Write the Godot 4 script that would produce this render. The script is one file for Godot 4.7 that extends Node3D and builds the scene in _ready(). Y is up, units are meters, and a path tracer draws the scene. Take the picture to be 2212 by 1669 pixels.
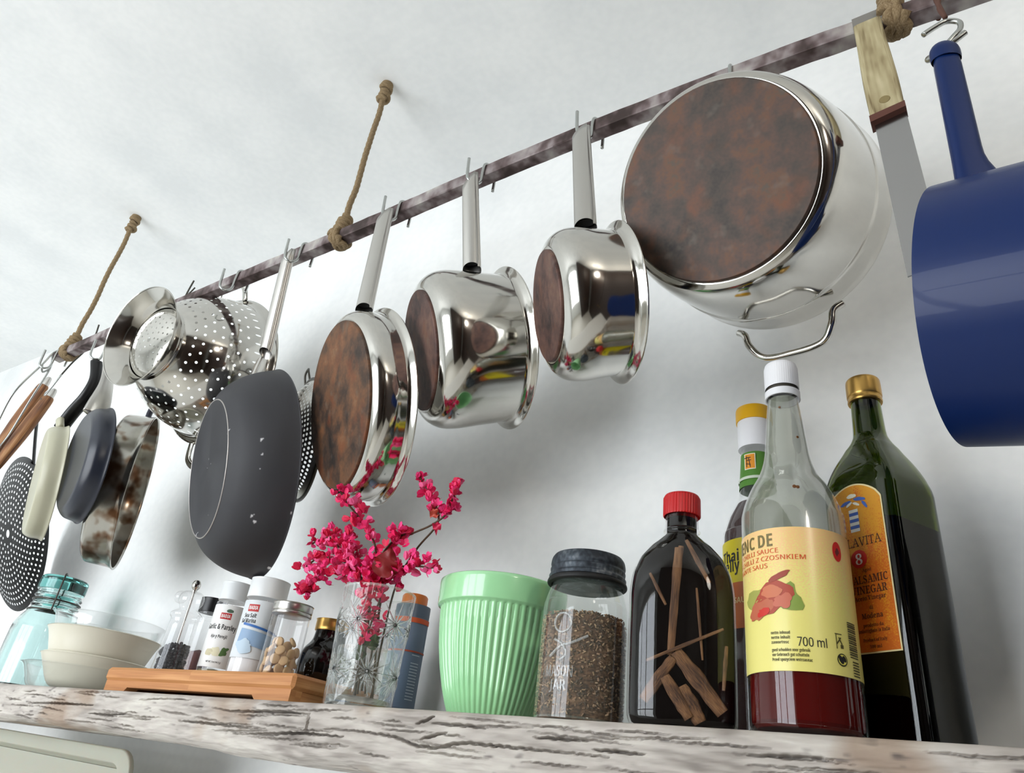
extends Node3D
# A kitchen corner seen from below: a bar of pots hung on ropes over a driftwood shelf of jars and bottles.
# Metres, y up. The shelf wall is the plane z = 0, the room lies on the +z side, the floor is y = 0.

var taken := {}
var noise := FastNoiseLite.new()
var fine := FastNoiseLite.new()
var rng := RandomNumberGenerator.new()
var M := {}

# ---------------------------------------------------------------- nodes
func numbered(called: String) -> String:
	taken[called] = taken.get(called, 0) + 1
	return called if taken[called] == 1 else "%s_%03d" % [called, taken[called] - 1]

func tag(o: Node, label: String, category: String, group := "") -> void:
	o.set_meta("label", label)
	o.set_meta("category", category)
	if group != "":
		o.set_meta("group", group)

func thing(called: String, label: String, category: String, xf: Transform3D, group := "") -> Node3D:
	var o := Node3D.new()
	o.name = numbered(called)
	add_child(o)
	o.transform = xf
	tag(o, label, category, group)
	return o

func part(parent: Node, called: String, mesh: Mesh, material: Material, xf := Transform3D()) -> MeshInstance3D:
	var o := MeshInstance3D.new()
	o.name = called
	o.mesh = mesh
	o.material_override = material
	o.transform = xf
	parent.add_child(o, true)
	return o

func struct(called: String, mesh: Mesh, material: Material, xf := Transform3D()) -> MeshInstance3D:
	var o := part(self, called, mesh, material, xf)
	o.set_meta("kind", "structure")
	return o

func at(x: float, y: float, z: float) -> Transform3D:
	return Transform3D(Basis(), Vector3(x, y, z))

func turned(x: float, y: float, z: float, yaw: float) -> Transform3D:
	return Transform3D(Basis(Vector3.UP, deg_to_rad(yaw)), Vector3(x, y, z))

# a frame with its y along "along" and its x as near as can be to "side"
func frame(origin: Vector3, along: Vector3, side: Vector3) -> Transform3D:
	var y := along.normalized()
	var x := (side - y * side.dot(y)).normalized()
	return Transform3D(Basis(x, y, x.cross(y)), origin)

func bearing(yaw: float, pitch: float) -> Vector3:
	var a := deg_to_rad(yaw)
	var b := deg_to_rad(pitch)
	return Vector3(sin(a) * cos(b), sin(b), -cos(a) * cos(b))

# ---------------------------------------------------------------- meshes
func mesh_of(v: PackedVector3Array, n: PackedVector3Array, uv: PackedVector2Array, idx: PackedInt32Array) -> ArrayMesh:
	var a := []
	a.resize(Mesh.ARRAY_MAX)
	a[Mesh.ARRAY_VERTEX] = v
	a[Mesh.ARRAY_NORMAL] = n
	if uv.size() == v.size():
		a[Mesh.ARRAY_TEX_UV] = uv
	a[Mesh.ARRAY_INDEX] = idx
	var m := ArrayMesh.new()
	m.add_surface_from_arrays(Mesh.PRIMITIVE_TRIANGLES, a)
	return m

# smooth surface through rows of points; front side is the one where rows go up and columns go leftwards
func grid(rows: Array, closed := false, flat := false) -> ArrayMesh:
	var nr := rows.size()
	var nc: int = rows[0].size()
	var v := PackedVector3Array()
	var n := PackedVector3Array()
	var uv := PackedVector2Array()
	var idx := PackedInt32Array()
	var last := nc if closed else nc - 1
	if flat:
		for i in nr - 1:
			for j in last:
				var k := (j + 1) % nc
				for t in [[rows[i][k], rows[i + 1][k], rows[i + 1][j]], [rows[i][k], rows[i + 1][j], rows[i][j]]]:
					var w: Vector3 = (t[2] - t[0]).cross(t[1] - t[0])
					if w.length() < 1e-14:
						continue
					w = w.normalized()
					for p in t:
						idx.append(v.size())
						v.append(p)
						n.append(w)
						uv.append(Vector2(float(j) / nc, float(i) / nr))
		return mesh_of(v, n, uv, idx)
	var cols := nc + 1 if closed else nc
	for i in nr:
		for j in cols:
			v.append(rows[i][j % nc])
			uv.append(Vector2(float(j) / (cols - 1), float(i) / (nr - 1)))
	n.resize(v.size())
	for i in nr - 1:
		for j in cols - 1:
			var a := i * cols + j
			var b := a + 1
			var c := a + cols
			var d := c + 1
			for t in [[b, d, c], [b, c, a]]:
				var w: Vector3 = (v[t[2]] - v[t[0]]).cross(v[t[1]] - v[t[0]])
				if w.length() < 1e-16:
					continue
				for k in 3:
					n[t[k]] += w
					idx.append(t[k])
	for i in nr:
		if closed:
			var s := n[i * cols] + n[i * cols + cols - 1]
			n[i * cols] = s
			n[i * cols + cols - 1] = s
	for i in n.size():
		n[i] = n[i].normalized() if n[i].length() > 1e-20 else Vector3.UP
	return mesh_of(v, n, uv, idx)

# a profile of (radius, height) turned round y; outside is on the right of a profile that climbs
func lathe(profile: Array, sides := 64, from := 0.0, to := TAU, crease := 38.0) -> ArrayMesh:
	var v := PackedVector3Array()
	var n := PackedVector3Array()
	var uv := PackedVector2Array()
	var idx := PackedInt32Array()
	var pts := []
	var total := 0.0
	var clean: Array = [profile[0]]
	for i in range(1, profile.size()):
		if profile[i].distance_to(clean[-1]) > 1e-6:
			clean.append(profile[i])
	for i in clean.size() - 1:
		total += clean[i].distance_to(clean[i + 1])
	var run := 0.0
	for i in clean.size() - 1:
		var p: Vector2 = clean[i]
		var q: Vector2 = clean[i + 1]
		var d := (q - p).normalized()
		var own := Vector2(d.y, -d.x)
		var na := own
		var nb := own
		if i > 0:
			var e: Vector2 = (p - clean[i - 1]).normalized()
			if absf(rad_to_deg(e.angle_to(d))) < crease:
				na = (own + Vector2(e.y, -e.x)).normalized()
		if i < clean.size() - 2:
			var e: Vector2 = (clean[i + 2] - q).normalized()
			if absf(rad_to_deg(d.angle_to(e))) < crease:
				nb = (own + Vector2(e.y, -e.x)).normalized()
		var t0 := run / total
		run += p.distance_to(q)
		pts.append([p, q, na, nb, t0, run / total])
	for s in pts:
		var base := v.size()
		for j in sides + 1:
			var u := float(j) / sides
			var a := lerpf(from, to, u)
			var ca := cos(a)
			var sa := sin(a)
			v.append(Vector3(s[0].x * ca, s[0].y, s[0].x * sa))
			v.append(Vector3(s[1].x * ca, s[1].y, s[1].x * sa))
			n.append(Vector3(s[2].x * ca, s[2].y, s[2].x * sa))
			n.append(Vector3(s[3].x * ca, s[3].y, s[3].x * sa))
			uv.append(Vector2(u, s[4]))
			uv.append(Vector2(u, s[5]))
		for j in sides:
			var k := base + j * 2
			if s[0].x > 1e-7:
				idx.append_array([k + 2, k + 1, k])
			if s[1].x > 1e-7:
				idx.append_array([k + 2, k + 3, k + 1])
	return mesh_of(v, n, uv, idx)

func bend(points: Array, steps := 6) -> PackedVector3Array:   # a smooth line through points
	var out := PackedVector3Array()
	for i in points.size() - 1:
		var a: Vector3 = points[maxi(i - 1, 0)]
		var b: Vector3 = points[i]
		var c: Vector3 = points[i + 1]
		var d: Vector3 = points[mini(i + 2, points.size() - 1)]
		for s in steps:
			out.append(b.cubic_interpolate(c, a, d, float(s) / steps))
	out.append(points[-1])
	return out

func curve2(points: Array, steps := 6) -> Array:   # the same for profiles
	var out := []
	for i in points.size() - 1:
		var a: Vector2 = points[maxi(i - 1, 0)]
		var b: Vector2 = points[i]
		var c: Vector2 = points[i + 1]
		var d: Vector2 = points[mini(i + 2, points.size() - 1)]
		for s in steps:
			out.append(b.cubic_interpolate(c, a, d, float(s) / steps))
	out.append(points[-1])
	return out

# a tube along a line; "radius" may be a number or a list, "strands" > 0 twists it like rope
func tube(path: PackedVector3Array, radius, sides := 10, caps := true, strands := 0, lay := 0.02, squash := 1.0) -> ArrayMesh:
	var rows := []
	var np := path.size()
	var t0 := (path[1] - path[0]).normalized()
	var nrm := t0.cross(Vector3.UP if absf(t0.y) < 0.9 else Vector3.RIGHT).normalized()
	var run := 0.0
	for i in np:
		var t := (path[mini(i + 1, np - 1)] - path[maxi(i - 1, 0)]).normalized()
		nrm = (nrm - t * nrm.dot(t)).normalized()
		var bi := t.cross(nrm)
		if i > 0:
			run += path[i].distance_to(path[i - 1])
		var r: float = radius[i] if radius is Array else radius
		if caps and i == 0:
			var dot := PackedVector3Array()
			dot.resize(sides)
			dot.fill(path[0])
			rows.append(dot)
		var ring := PackedVector3Array()
		for j in sides:
			var a := TAU * j / sides
			var k := r
			if strands > 0:
				k *= 0.86 + 0.2 * absf(cos(strands * 0.5 * (a - run / lay * TAU / strands)))
			ring.append(path[i] + (nrm * cos(a) + bi * sin(a) * squash) * k)
		rows.append(ring)
		if caps and i == np - 1:
			var dot := PackedVector3Array()
			dot.resize(sides)
			dot.fill(path[np - 1])
			rows.append(dot)
	rows.reverse()
	return grid(rows, true)

func bevel_box(size: Vector3, b: float, taper := 1.0) -> ArrayMesh:   # box centred on x and z, standing on y = 0
	var h := size * 0.5
	var st := SurfaceTool.new()
	st.begin(Mesh.PRIMITIVE_TRIANGLES)
	st.set_smooth_group(-1)
	var P := func(sx: int, sy: int, sz: int, ax: int) -> Vector3:
		var p := Vector3(sx * (h.x - b), sy * (h.y - b), sz * (h.z - b))
		p[ax] += [sx, sy, sz][ax] * b
		if sy > 0:
			p.x *= taper
			p.z *= taper
		return p + Vector3(0, h.y, 0)
	var tri := func(a: Vector3, c: Vector3, d: Vector3) -> void:
		var m := (a + c + d) / 3.0 - Vector3(0, h.y, 0)
		if (d - a).cross(c - a).dot(m) < 0:
			var s := c
			c = d
			d = s
		for p in [a, c, d]:
			st.set_uv(Vector2(p.x / size.x + 0.5, p.y / size.y))
			st.add_vertex(p)
	var quad := func(a, c, d, e) -> void:
		tri.call(a, c, d)
		tri.call(a, d, e)
	for s in [-1, 1]:
		quad.call(P.call(s, -1, -1, 0), P.call(s, 1, -1, 0), P.call(s, 1, 1, 0), P.call(s, -1, 1, 0))
		quad.call(P.call(-1, s, -1, 1), P.call(1, s, -1, 1), P.call(1, s, 1, 1), P.call(-1, s, 1, 1))
		quad.call(P.call(-1, -1, s, 2), P.call(1, -1, s, 2), P.call(1, 1, s, 2), P.call(-1, 1, s, 2))
		for t in [-1, 1]:
			quad.call(P.call(s, t, -1, 0), P.call(s, t, 1, 0), P.call(s, t, 1, 1), P.call(s, t, -1, 1))
			quad.call(P.call(s, -1, t, 0), P.call(s, 1, t, 0), P.call(s, 1, t, 2), P.call(s, -1, t, 2))
			quad.call(P.call(-1, s, t, 1), P.call(1, s, t, 1), P.call(1, s, t, 2), P.call(-1, s, t, 2))
			for u in [-1, 1]:
				tri.call(P.call(s, t, u, 0), P.call(s, t, u, 1), P.call(s, t, u, 2))
	st.generate_normals()
	return st.commit()

# an outline in x, y given a thickness along z (from z0 to z1)
func slab(outline: PackedVector2Array, z0: float, z1: float) -> ArrayMesh:
	var st := SurfaceTool.new()
	st.begin(Mesh.PRIMITIVE_TRIANGLES)
	st.set_smooth_group(-1)
	if Geometry2D.is_polygon_clockwise(outline):
		outline.reverse()
	var lo := outline[0]
	var hi := outline[0]
	for p in outline:
		lo = lo.min(p)
		hi = hi.max(p)
	var tris := Geometry2D.triangulate_polygon(outline)
	var put := func(p: Vector2, z: float) -> void:
		st.set_uv((p - lo) / (hi - lo))
		st.add_vertex(Vector3(p.x, p.y, z))
	for i in range(0, tris.size(), 3):
		var a := outline[tris[i]]
		var b := outline[tris[i + 1]]
		var c := outline[tris[i + 2]]
		if (b - a).cross(c - a) > 0:
			var s := b
			b = c
			c = s
		for p in [a, b, c]:
			put.call(p, z1)
		for p in [a, c, b]:
			put.call(p, z0)
	for i in outline.size():
		var a := outline[i]
		var b := outline[(i + 1) % outline.size()]
		for q in [[a, z0], [b, z1], [b, z0], [a, z0], [a, z1], [b, z1]]:
			put.call(q[0], q[1])
	st.generate_normals()
	return st.commit()

# sheet metal of revolution with real holes: bands = [[v0, v1, holes, size, stretch], ...] along the profile (0..1)
func perforated(profile: Array, bands: Array, sides := 72) -> ArrayMesh:
	var lens := [0.0]
	for i in range(1, profile.size()):
		lens.append(lens[-1] + profile[i].distance_to(profile[i - 1]))
	var total: float = lens[-1]
	var spot := func(v: float, a: float) -> Array:
		var d := clampf(v, 0.0, 1.0) * total
		var i := 0
		while i < profile.size() - 2 and lens[i + 1] < d:
			i += 1
		var k: float = (d - lens[i]) / maxf(lens[i + 1] - lens[i], 1e-9)
		var p: Vector2 = profile[i].lerp(profile[i + 1], k)
		var t: Vector2 = (profile[i + 1] - profile[i]).normalized()
		if k > 0.5 and i < profile.size() - 2:
			t = t.lerp((profile[i + 2] - profile[i + 1]).normalized(), k - 0.5).normalized()
		elif k < 0.5 and i > 0:
			t = t.lerp((profile[i] - profile[i - 1]).normalized(), 0.5 - k).normalized()
		return [Vector3(p.x * cos(a), p.y, p.x * sin(a)), Vector3(t.y * cos(a), -t.x, t.y * sin(a))]
	var v := PackedVector3Array()
	var n := PackedVector3Array()
	var idx := PackedInt32Array()
	var quad := func(pts: Array) -> void:
		var b := v.size()
		for p in pts:
			var s: Array = spot.call(p.x, p.y)
			v.append(s[0])
			n.append(s[1])
		idx.append_array([b, b + 1, b + 2, b, b + 2, b + 3])
	var plain := func(v0: float, v1: float) -> void:
		var m := maxi(1, int(ceil((v1 - v0) * total / 0.006)))
		for i in m:
			for j in sides:
				var a0 := TAU * j / sides
				var a1 := TAU * (j + 1) / sides
				var w0 := lerpf(v0, v1, float(i) / m)
				var w1 := lerpf(v0, v1, float(i + 1) / m)
				quad.call([Vector2(w0, a1), Vector2(w1, a1), Vector2(w1, a0), Vector2(w0, a0)])
	var here := 0.0
	for b in bands:
		if b[0] > here + 1e-5:
			plain.call(here, b[0])
		here = b[1]
		var vm: float = (b[0] + b[1]) / 2
		for j in b[2]:
			var off: float = b[5] if b.size() > 5 else 0.0
			var a0: float = TAU * (j + off) / b[2]
			var a1: float = TAU * (j + 1 + off) / b[2]
			var am: float = (a0 + a1) / 2
			var rad: float = Vector2(spot.call(vm, 0.0)[0].x, 0).length()
			var da: float = minf(b[3] / maxf(rad, 1e-4), (a1 - a0) * 0.46)
			var dv: float = minf(b[3] * b[4] / total, (b[1] - b[0]) * 0.46)
			for k in 12:
				var e := []
				for c in [k, k + 1]:
					var t: float = TAU * c / 12.0 + PI / 12
					var cs := cos(t)
					var sn := sin(t)
					var m := maxf(absf(cs), absf(sn))
					e.append([Vector2(vm + dv * sn, am + da * cs), Vector2(vm + (b[1] - b[0]) / 2 * sn / m, am + (a1 - a0) / 2 * cs / m)])
				quad.call([e[0][0], e[0][1], e[1][1], e[1][0]])
	if here < 1.0 - 1e-5:
		plain.call(here, 1.0)
	return mesh_of(v, n, PackedVector2Array(), idx)

# lettering as flat shapes, "high" metres tall in capitals, squeezed to "wide" metres if that is given
func letters(text: String, high: float, wide := 0.0, serif := false, weight := 700, italic := false) -> Dictionary:
	var font := SystemFont.new()
	font.font_names = PackedStringArray(["Droid Serif" if serif else "Droid Sans"])
	font.font_weight = weight
	font.font_italic = italic
	var t := TextMesh.new()
	t.font = font
	t.text = text
	t.font_size = 48
	t.pixel_size = 1.0
	t.depth = 0.0
	t.curve_step = 2.0
	var v := PackedVector3Array()
	var idx := PackedInt32Array()
	for s in t.get_surface_count():
		var a := t.surface_get_arrays(s)
		var base := v.size()
		v.append_array(a[Mesh.ARRAY_VERTEX])
		if a[Mesh.ARRAY_INDEX] != null and a[Mesh.ARRAY_INDEX].size() > 0:
			for i in a[Mesh.ARRAY_INDEX]:
				idx.append(base + i)
		else:
			for i in a[Mesh.ARRAY_VERTEX].size():
				idx.append(base + i)
	var lo := Vector3(INF, INF, 0)
	var hi := -lo
	for p in v:
		lo = lo.min(p)
		hi = hi.max(p)
	var ky := high / 35.0
	var kx := ky if wide <= 0.0 else wide / maxf(hi.x - lo.x, 0.001)
	for i in v.size():
		v[i] = Vector3((v[i].x - (lo.x + hi.x) / 2) * kx, (v[i].y - lo.y) * ky, 0)
	return {"v": v, "i": idx, "w": (hi.x - lo.x) * kx}

func flat_shape(outline: Array) -> Dictionary:   # a printed patch, cut fine enough to follow a curved label
	var v := PackedVector3Array()
	var idx := PackedInt32Array()
	var mid := Vector2.ZERO
	for p in outline:
		mid += p / outline.size()
	var rings := 4
	v.append(Vector3(mid.x, mid.y, 0))
	for k in range(1, rings + 1):
		for p in outline:
			var q: Vector2 = mid.lerp(p, float(k) / rings)
			v.append(Vector3(q.x, q.y, 0))
	var m := outline.size()
	for j in m:
		var j2 := (j + 1) % m
		idx.append_array([0, 1 + j2, 1 + j])
		for k in rings - 1:
			var a := 1 + k * m + j
			var b := 1 + k * m + j2
			idx.append_array([a, b, b + m, a, b + m, a + m])
	return {"v": v, "i": idx}

func blob(cx: float, cy: float, rx: float, ry: float, rough := 0.12, seed_ := 1, tilt := 0.0) -> Array:
	var out := []
	for k in 26:
		var a := TAU * k / 26
		var r := 1.0 + rough * noise.get_noise_2d(cos(a) * 60 + seed_ * 37, sin(a) * 60)* 2.0
		out.append(Vector2(cx, cy) + Vector2(cos(a) * rx * r, sin(a) * ry * r).rotated(tilt))
	return out

func rect(x0: float, y0: float, x1: float, y1: float, cut := 8) -> Array:
	var out := []
	for k in cut: out.append(Vector2(lerpf(x0, x1, float(k) / cut), y0))
	for k in 3: out.append(Vector2(x1, lerpf(y0, y1, float(k) / 3)))
	for k in cut: out.append(Vector2(lerpf(x1, x0, float(k) / cut), y1))
	for k in 3: out.append(Vector2(x0, lerpf(y1, y0, float(k) / 3)))
	return out

# print laid on a round bottle: u runs round it from the bearing "phi" (0 faces +z, 90 faces +x), v is the height
func around_bottle(shape: Dictionary, u0: float, v0: float, r: float, phi: float, tilt := 0.0) -> ArrayMesh:
	var v := PackedVector3Array()
	var n := PackedVector3Array()
	for p in shape.v:
		var q := Vector2(p.x, p.y).rotated(tilt)
		var a := deg_to_rad(phi) + (u0 + q.x) / r
		v.append(Vector3(r * sin(a), v0 + q.y, r * cos(a)))
		n.append(Vector3(sin(a), 0, cos(a)))
	return mesh_of(v, n, PackedVector2Array(), shape.i)

func lay(shape: Dictionary, u0: float, v0: float, z := 0.0) -> ArrayMesh:   # print on a flat face that looks along +z
	var v := PackedVector3Array()
	var n := PackedVector3Array()
	for p in shape.v:
		v.append(Vector3(u0 + p.x, v0 + p.y, z))
		n.append(Vector3(0, 0, 1))
	return mesh_of(v, n, PackedVector2Array(), shape.i)

func label_patch(r: float, y0: float, y1: float, phi0: float, phi1: float) -> ArrayMesh:
	var rows := []
	for i in 2:
		var row := PackedVector3Array()
		for j in 41:
			var a := deg_to_rad(lerpf(phi1, phi0, j / 40.0))
			row.append(Vector3(r * sin(a), [y0, y1][i], r * cos(a)))
		rows.append(row)
	return grid(rows)

# ---------------------------------------------------------------- materials
func mat(color: Color, rough := 0.6, metal := 0.0) -> StandardMaterial3D:
	var m := StandardMaterial3D.new()
	m.albedo_color = color
	m.roughness = rough
	m.metallic = metal
	return m

func glass(color: Color, alpha: float, rough := 0.03) -> StandardMaterial3D:   # thin clear glass
	var m := mat(Color(color, alpha), rough)
	m.transparency = BaseMaterial3D.TRANSPARENCY_ALPHA
	return m

func solid_glass(color: Color, rough := 0.02, ior := 0.05) -> StandardMaterial3D:   # thick tinted glass
	var m := mat(Color(color, 0.0), rough)
	m.transparency = BaseMaterial3D.TRANSPARENCY_ALPHA
	m.refraction_enabled = true
	m.refraction_scale = ior
	return m

func inside(color: Color) -> StandardMaterial3D:   # a liquid that touches its glass
	var m := mat(color, 0.6)
	m.metallic_specular = 0.0
	return m

func picture(w: int, h: int, paint: Callable) -> ImageTexture:
	var im := Image.create(w, h, false, Image.FORMAT_RGB8)
	for y in h:
		for x in w:
			im.set_pixel(x, y, paint.call(float(x) / w, float(y) / h))
	return ImageTexture.create_from_image(im)

func cloud(x: float, y: float, scale: float, seed_ := 0) -> float:   # layered noise, about -1..1
	return noise.get_noise_3d(x * scale, y * scale, seed_ * 91.7) * 1.7

func ramp(stops: Array, t: float) -> Color:
	t = clampf(t, 0.0, 1.0)
	for i in stops.size() - 1:
		if t <= stops[i + 1][0]:
			return stops[i][1].lerp(stops[i + 1][1], (t - stops[i][0]) / (stops[i + 1][0] - stops[i][0]))
	return stops[-1][1]

func burnt(seed_: int, stops: Array, heat := 0.6) -> StandardMaterial3D:   # heat-stained pan bottom
	var m := mat(Color(0.84, 0.84, 0.84), 0.55, 0.35)
	m.albedo_texture = picture(320, 320, func(u, v):
		var t := 0.5 + 0.34 * cloud(u, v, 260, seed_) + 0.16 * cloud(u, v, 1100, seed_ + 5) + 0.1 * fine.get_noise_2d(u * 900, v * 900)
		var c := ramp(stops, t)
		var hot := clampf(cloud(u, v, 420, seed_ + 9) * 1.6 - 0.55, 0.0, 1.0)
		c = c.lerp(Color(0.56, 0.29, 0.15), hot * heat)
		var dust := clampf(cloud(u, v, 800, seed_ + 13) * 1.5 - 0.8, 0.0, 1.0)
		return c.lerp(Color(0.5, 0.46, 0.42), dust * 0.5))
	return m

func make_materials() -> void:
	M.steel = mat(Color(0.8, 0.79, 0.765), 0.1, 1.0)
	M.steel_satin = mat(Color(0.78, 0.77, 0.75), 0.3, 1.0)
	M.wire = mat(Color(0.72, 0.73, 0.72), 0.22, 1.0)
	M.dark_wire = mat(Color(0.3, 0.29, 0.27), 0.4, 0.8)
	M.shade_black = mat(Color(0.02, 0.02, 0.02), 0.8)  # shade painted as black, for the plugs inside hollow handles
	M.black_plastic = mat(Color(0.03, 0.03, 0.04), 0.35)
	M.rope = mat(Color(0.62, 0.545, 0.43), 0.95)
	M.rope.albedo_texture = picture(64, 256, func(u, v): return Color(1, 1, 1).lerp(Color(0.66, 0.6, 0.5), clampf(0.4 + 0.6 * fine.get_noise_2d(u * 300, v * 2600), 0, 1)))
	M.plaster = mat(Color(0.965, 0.97, 0.965), 0.9)
	M.plaster.albedo_texture = picture(512, 512, func(u, v):
		u = absf(u * 2 - 1)
		v = absf(v * 2 - 1)
		return Color.WHITE.lerp(Color(0.95, 0.955, 0.96), clampf(0.5 + 0.5 * cloud(u, v, 200) + 0.25 * fine.get_noise_2d(u * 500, v * 500), 0, 1)))
	M.plaster.uv1_scale = Vector3(16, 5.5, 1)
	M.whitewash = mat(Color(0.955, 0.96, 0.955), 0.9)
	M.rail = mat(Color.WHITE, 0.62, 0.35)
	M.rail.albedo_texture = picture(1024, 64, func(u, v):
		var t := 0.5 + 0.5 * cloud(u * 16, v, 150, 2) + 0.25 * cloud(u * 16, v, 620, 4)
		return ramp([[0.0, Color(0.24, 0.19, 0.18)], [0.35, Color(0.42, 0.36, 0.36)], [0.6, Color(0.57, 0.53, 0.53)], [1.0, Color(0.72, 0.7, 0.68)]], t))
	M.enamel_blue = mat(Color(0.02, 0.135, 0.34), 0.38)
	M.enamel_blue.metallic_specular = 0.35
	M.enamel_blue.clearcoat_enabled = true
	M.enamel_blue.clearcoat = 0.12
	M.enamel_blue.clearcoat_roughness = 0.04
	M.enamel_night = mat(Color(0.14, 0.155, 0.2), 0.3)
	M.enamel_cream = mat(Color(0.72, 0.71, 0.62), 0.32)
	M.slate = mat(Color(1, 1, 1), 0.62)
	M.slate.albedo_texture = picture(512, 256, func(u, v):
		var c := Color(0.16, 0.16, 0.175).lerp(Color(0.2, 0.2, 0.215), clampf(0.5 + cloud(u, v, 300, 6), 0, 1))
		var chip := fine.get_noise_2d(u * 700, v * 350)
		if chip > 0.6 and cloud(u, v, 500, 8) > 0.42:
			c = Color(0.8, 0.8, 0.8)
		return c)
	M.worn = mat(Color(0.72, 0.7, 0.68), 0.4, 0.7)
	M.wood = mat(Color(1, 1, 1), 0.55)
	M.wood.albedo_texture = picture(256, 256, func(u, v):
		var g := 0.5 + 0.5 * sin((v * 34 + cloud(u, v * 3, 140, 3) * 3.0)) * 0.5 + 0.3 * fine.get_noise_2d(u * 60, v * 1500)
		return ramp([[0.0, Color(0.68, 0.44, 0.25)], [0.5, Color(0.76, 0.53, 0.32)], [1.0, Color(0.84, 0.62, 0.41)]], g))
	M.wood.uv1_triplanar = true
	M.wood.uv1_scale = Vector3(3, 9, 3)
	M.handle_wood = mat(Color(1, 1, 1), 0.75)
	M.handle_wood.albedo_texture = picture(128, 256, func(u, v):
		var g := 0.5 + 0.35 * cloud(u * 3, v, 260, 5) + 0.3 * fine.get_noise_2d(u * 900, v * 60)
		return ramp([[0.0, Color(0.42, 0.36, 0.24)], [0.4, Color(0.63, 0.58, 0.44)], [1.0, Color(0.76, 0.72, 0.58)]], g))
	M.brown_wood = mat(Color(1, 1, 1), 0.6)
	M.brown_wood.albedo_texture = picture(128, 256, func(u, v):
		var g := 0.5 + 0.4 * cloud(u * 2, v, 200, 7) + 0.3 * fine.get_noise_2d(u * 900, v * 40)
		return ramp([[0.0, Color(0.32, 0.19, 0.11)], [0.5, Color(0.52, 0.34, 0.2)], [1.0, Color(0.7, 0.52, 0.33)]], g))
	M.stained = mat(Color.WHITE, 0.2, 0.9)
	M.stained.albedo_texture = picture(512, 256, func(u, v):
		var c := Color(0.74, 0.73, 0.7)
		var s := clampf((0.35 * cloud(u, v, 500, 2) + 0.5 * cloud(u * 2, v, 900, 3) - 0.12 + 0.35 * (1.0 - absf(v - 0.3) * 7.0 if absf(v - 0.3) < 0.14 else 0.0)) * 2.2, 0, 1)
		return c.lerp(Color(0.34, 0.2, 0.1), s * 0.85))
	M.clear = glass(Color(0.9, 0.94, 0.93), 0.004)
	M.clear_grey = glass(Color(0.62, 0.64, 0.57), 0.46, 0.16)
	M.acrylic = glass(Color(0.86, 0.87, 0.9), 0.05)
	M.bowl_glass = glass(Color(0.7, 0.76, 0.74), 0.08)
	M.white_china = mat(Color(0.86, 0.84, 0.77), 0.28)
	M.white_plastic = mat(Color(0.92, 0.92, 0.93), 0.35)
	M.paper = mat(Color(0.93, 0.93, 0.92), 0.5)
	M.ink = mat(Color(0.08, 0.08, 0.08), 0.6)
	M.red_ink = mat(Color(0.72, 0.1, 0.1), 0.5)
	M.gold = mat(Color(0.78, 0.62, 0.34), 0.3, 0.9)

func _ready() -> void:
	rng.seed = 7
	noise.seed = 3
	noise.fractal_type = FastNoiseLite.FRACTAL_FBM
	noise.fractal_octaves = 3
	fine.seed = 11
	fine.frequency = 0.05
	fine.fractal_type = FastNoiseLite.FRACTAL_FBM
	fine.fractal_octaves = 2
	# camera
	var cam := Camera3D.new()
	cam.name = "camera"
	cam.fov = 56.04
	cam.near = 0.02
	cam.far = 60.0
	cam.transform = Transform3D(Basis(Vector3(0.83777, 0.11782, -0.53315), Vector3(0.18086, 0.86144, 0.47456), Vector3(0.51519, -0.494, 0.70038)).orthonormalized(), Vector3(0, 1.55, 0.775))
	add_child(cam)
	cam.current = true
	# sky and exposure
	var env := Environment.new()
	env.background_mode = Environment.BG_SKY
	var sky := Sky.new()
	var air := ProceduralSkyMaterial.new()
	air.sky_top_color = Color(0.62, 0.72, 0.86)
	air.sky_horizon_color = Color(0.86, 0.9, 0.94)
	air.ground_bottom_color = Color(0.52, 0.5, 0.44)
	air.ground_horizon_color = Color(0.7, 0.7, 0.66)
	sky.sky_material = air
	env.sky = sky
	env.background_energy_multiplier = 1.6
	env.tonemap_mode = Environment.TONE_MAPPER_LINEAR
	env.tonemap_exposure = 0.89
	env.sdfgi_enabled = true
	env.ssao_enabled = true
	env.ssil_enabled = true
	var world := WorldEnvironment.new()
	world.name = "world"
	world.environment = env
	add_child(world)
	# daylight through the window opposite the shelf
	var day := AreaLight3D.new()
	day.name = "window_daylight"
	day.area_size = Vector2(2.0, 1.6)
	day.light_energy = 8.4
	day.light_color = Color(0.96, 0.98, 1.0)
	day.area_range = 20.0
	day.shadow_enabled = true
	day.position = Vector3(-1.42, 1.55, 2.4)
	add_child(day)
	make_materials()
	setting()
	hanging()
	shelf_things()

# ---------------------------------------------------------------- the room
func wall_box(called: String, lo: Vector3, hi: Vector3, m: Material) -> MeshInstance3D:
	var b := BoxMesh.new()
	b.size = hi - lo
	return struct(called, b, m, Transform3D(Basis(), (lo + hi) / 2))

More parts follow.
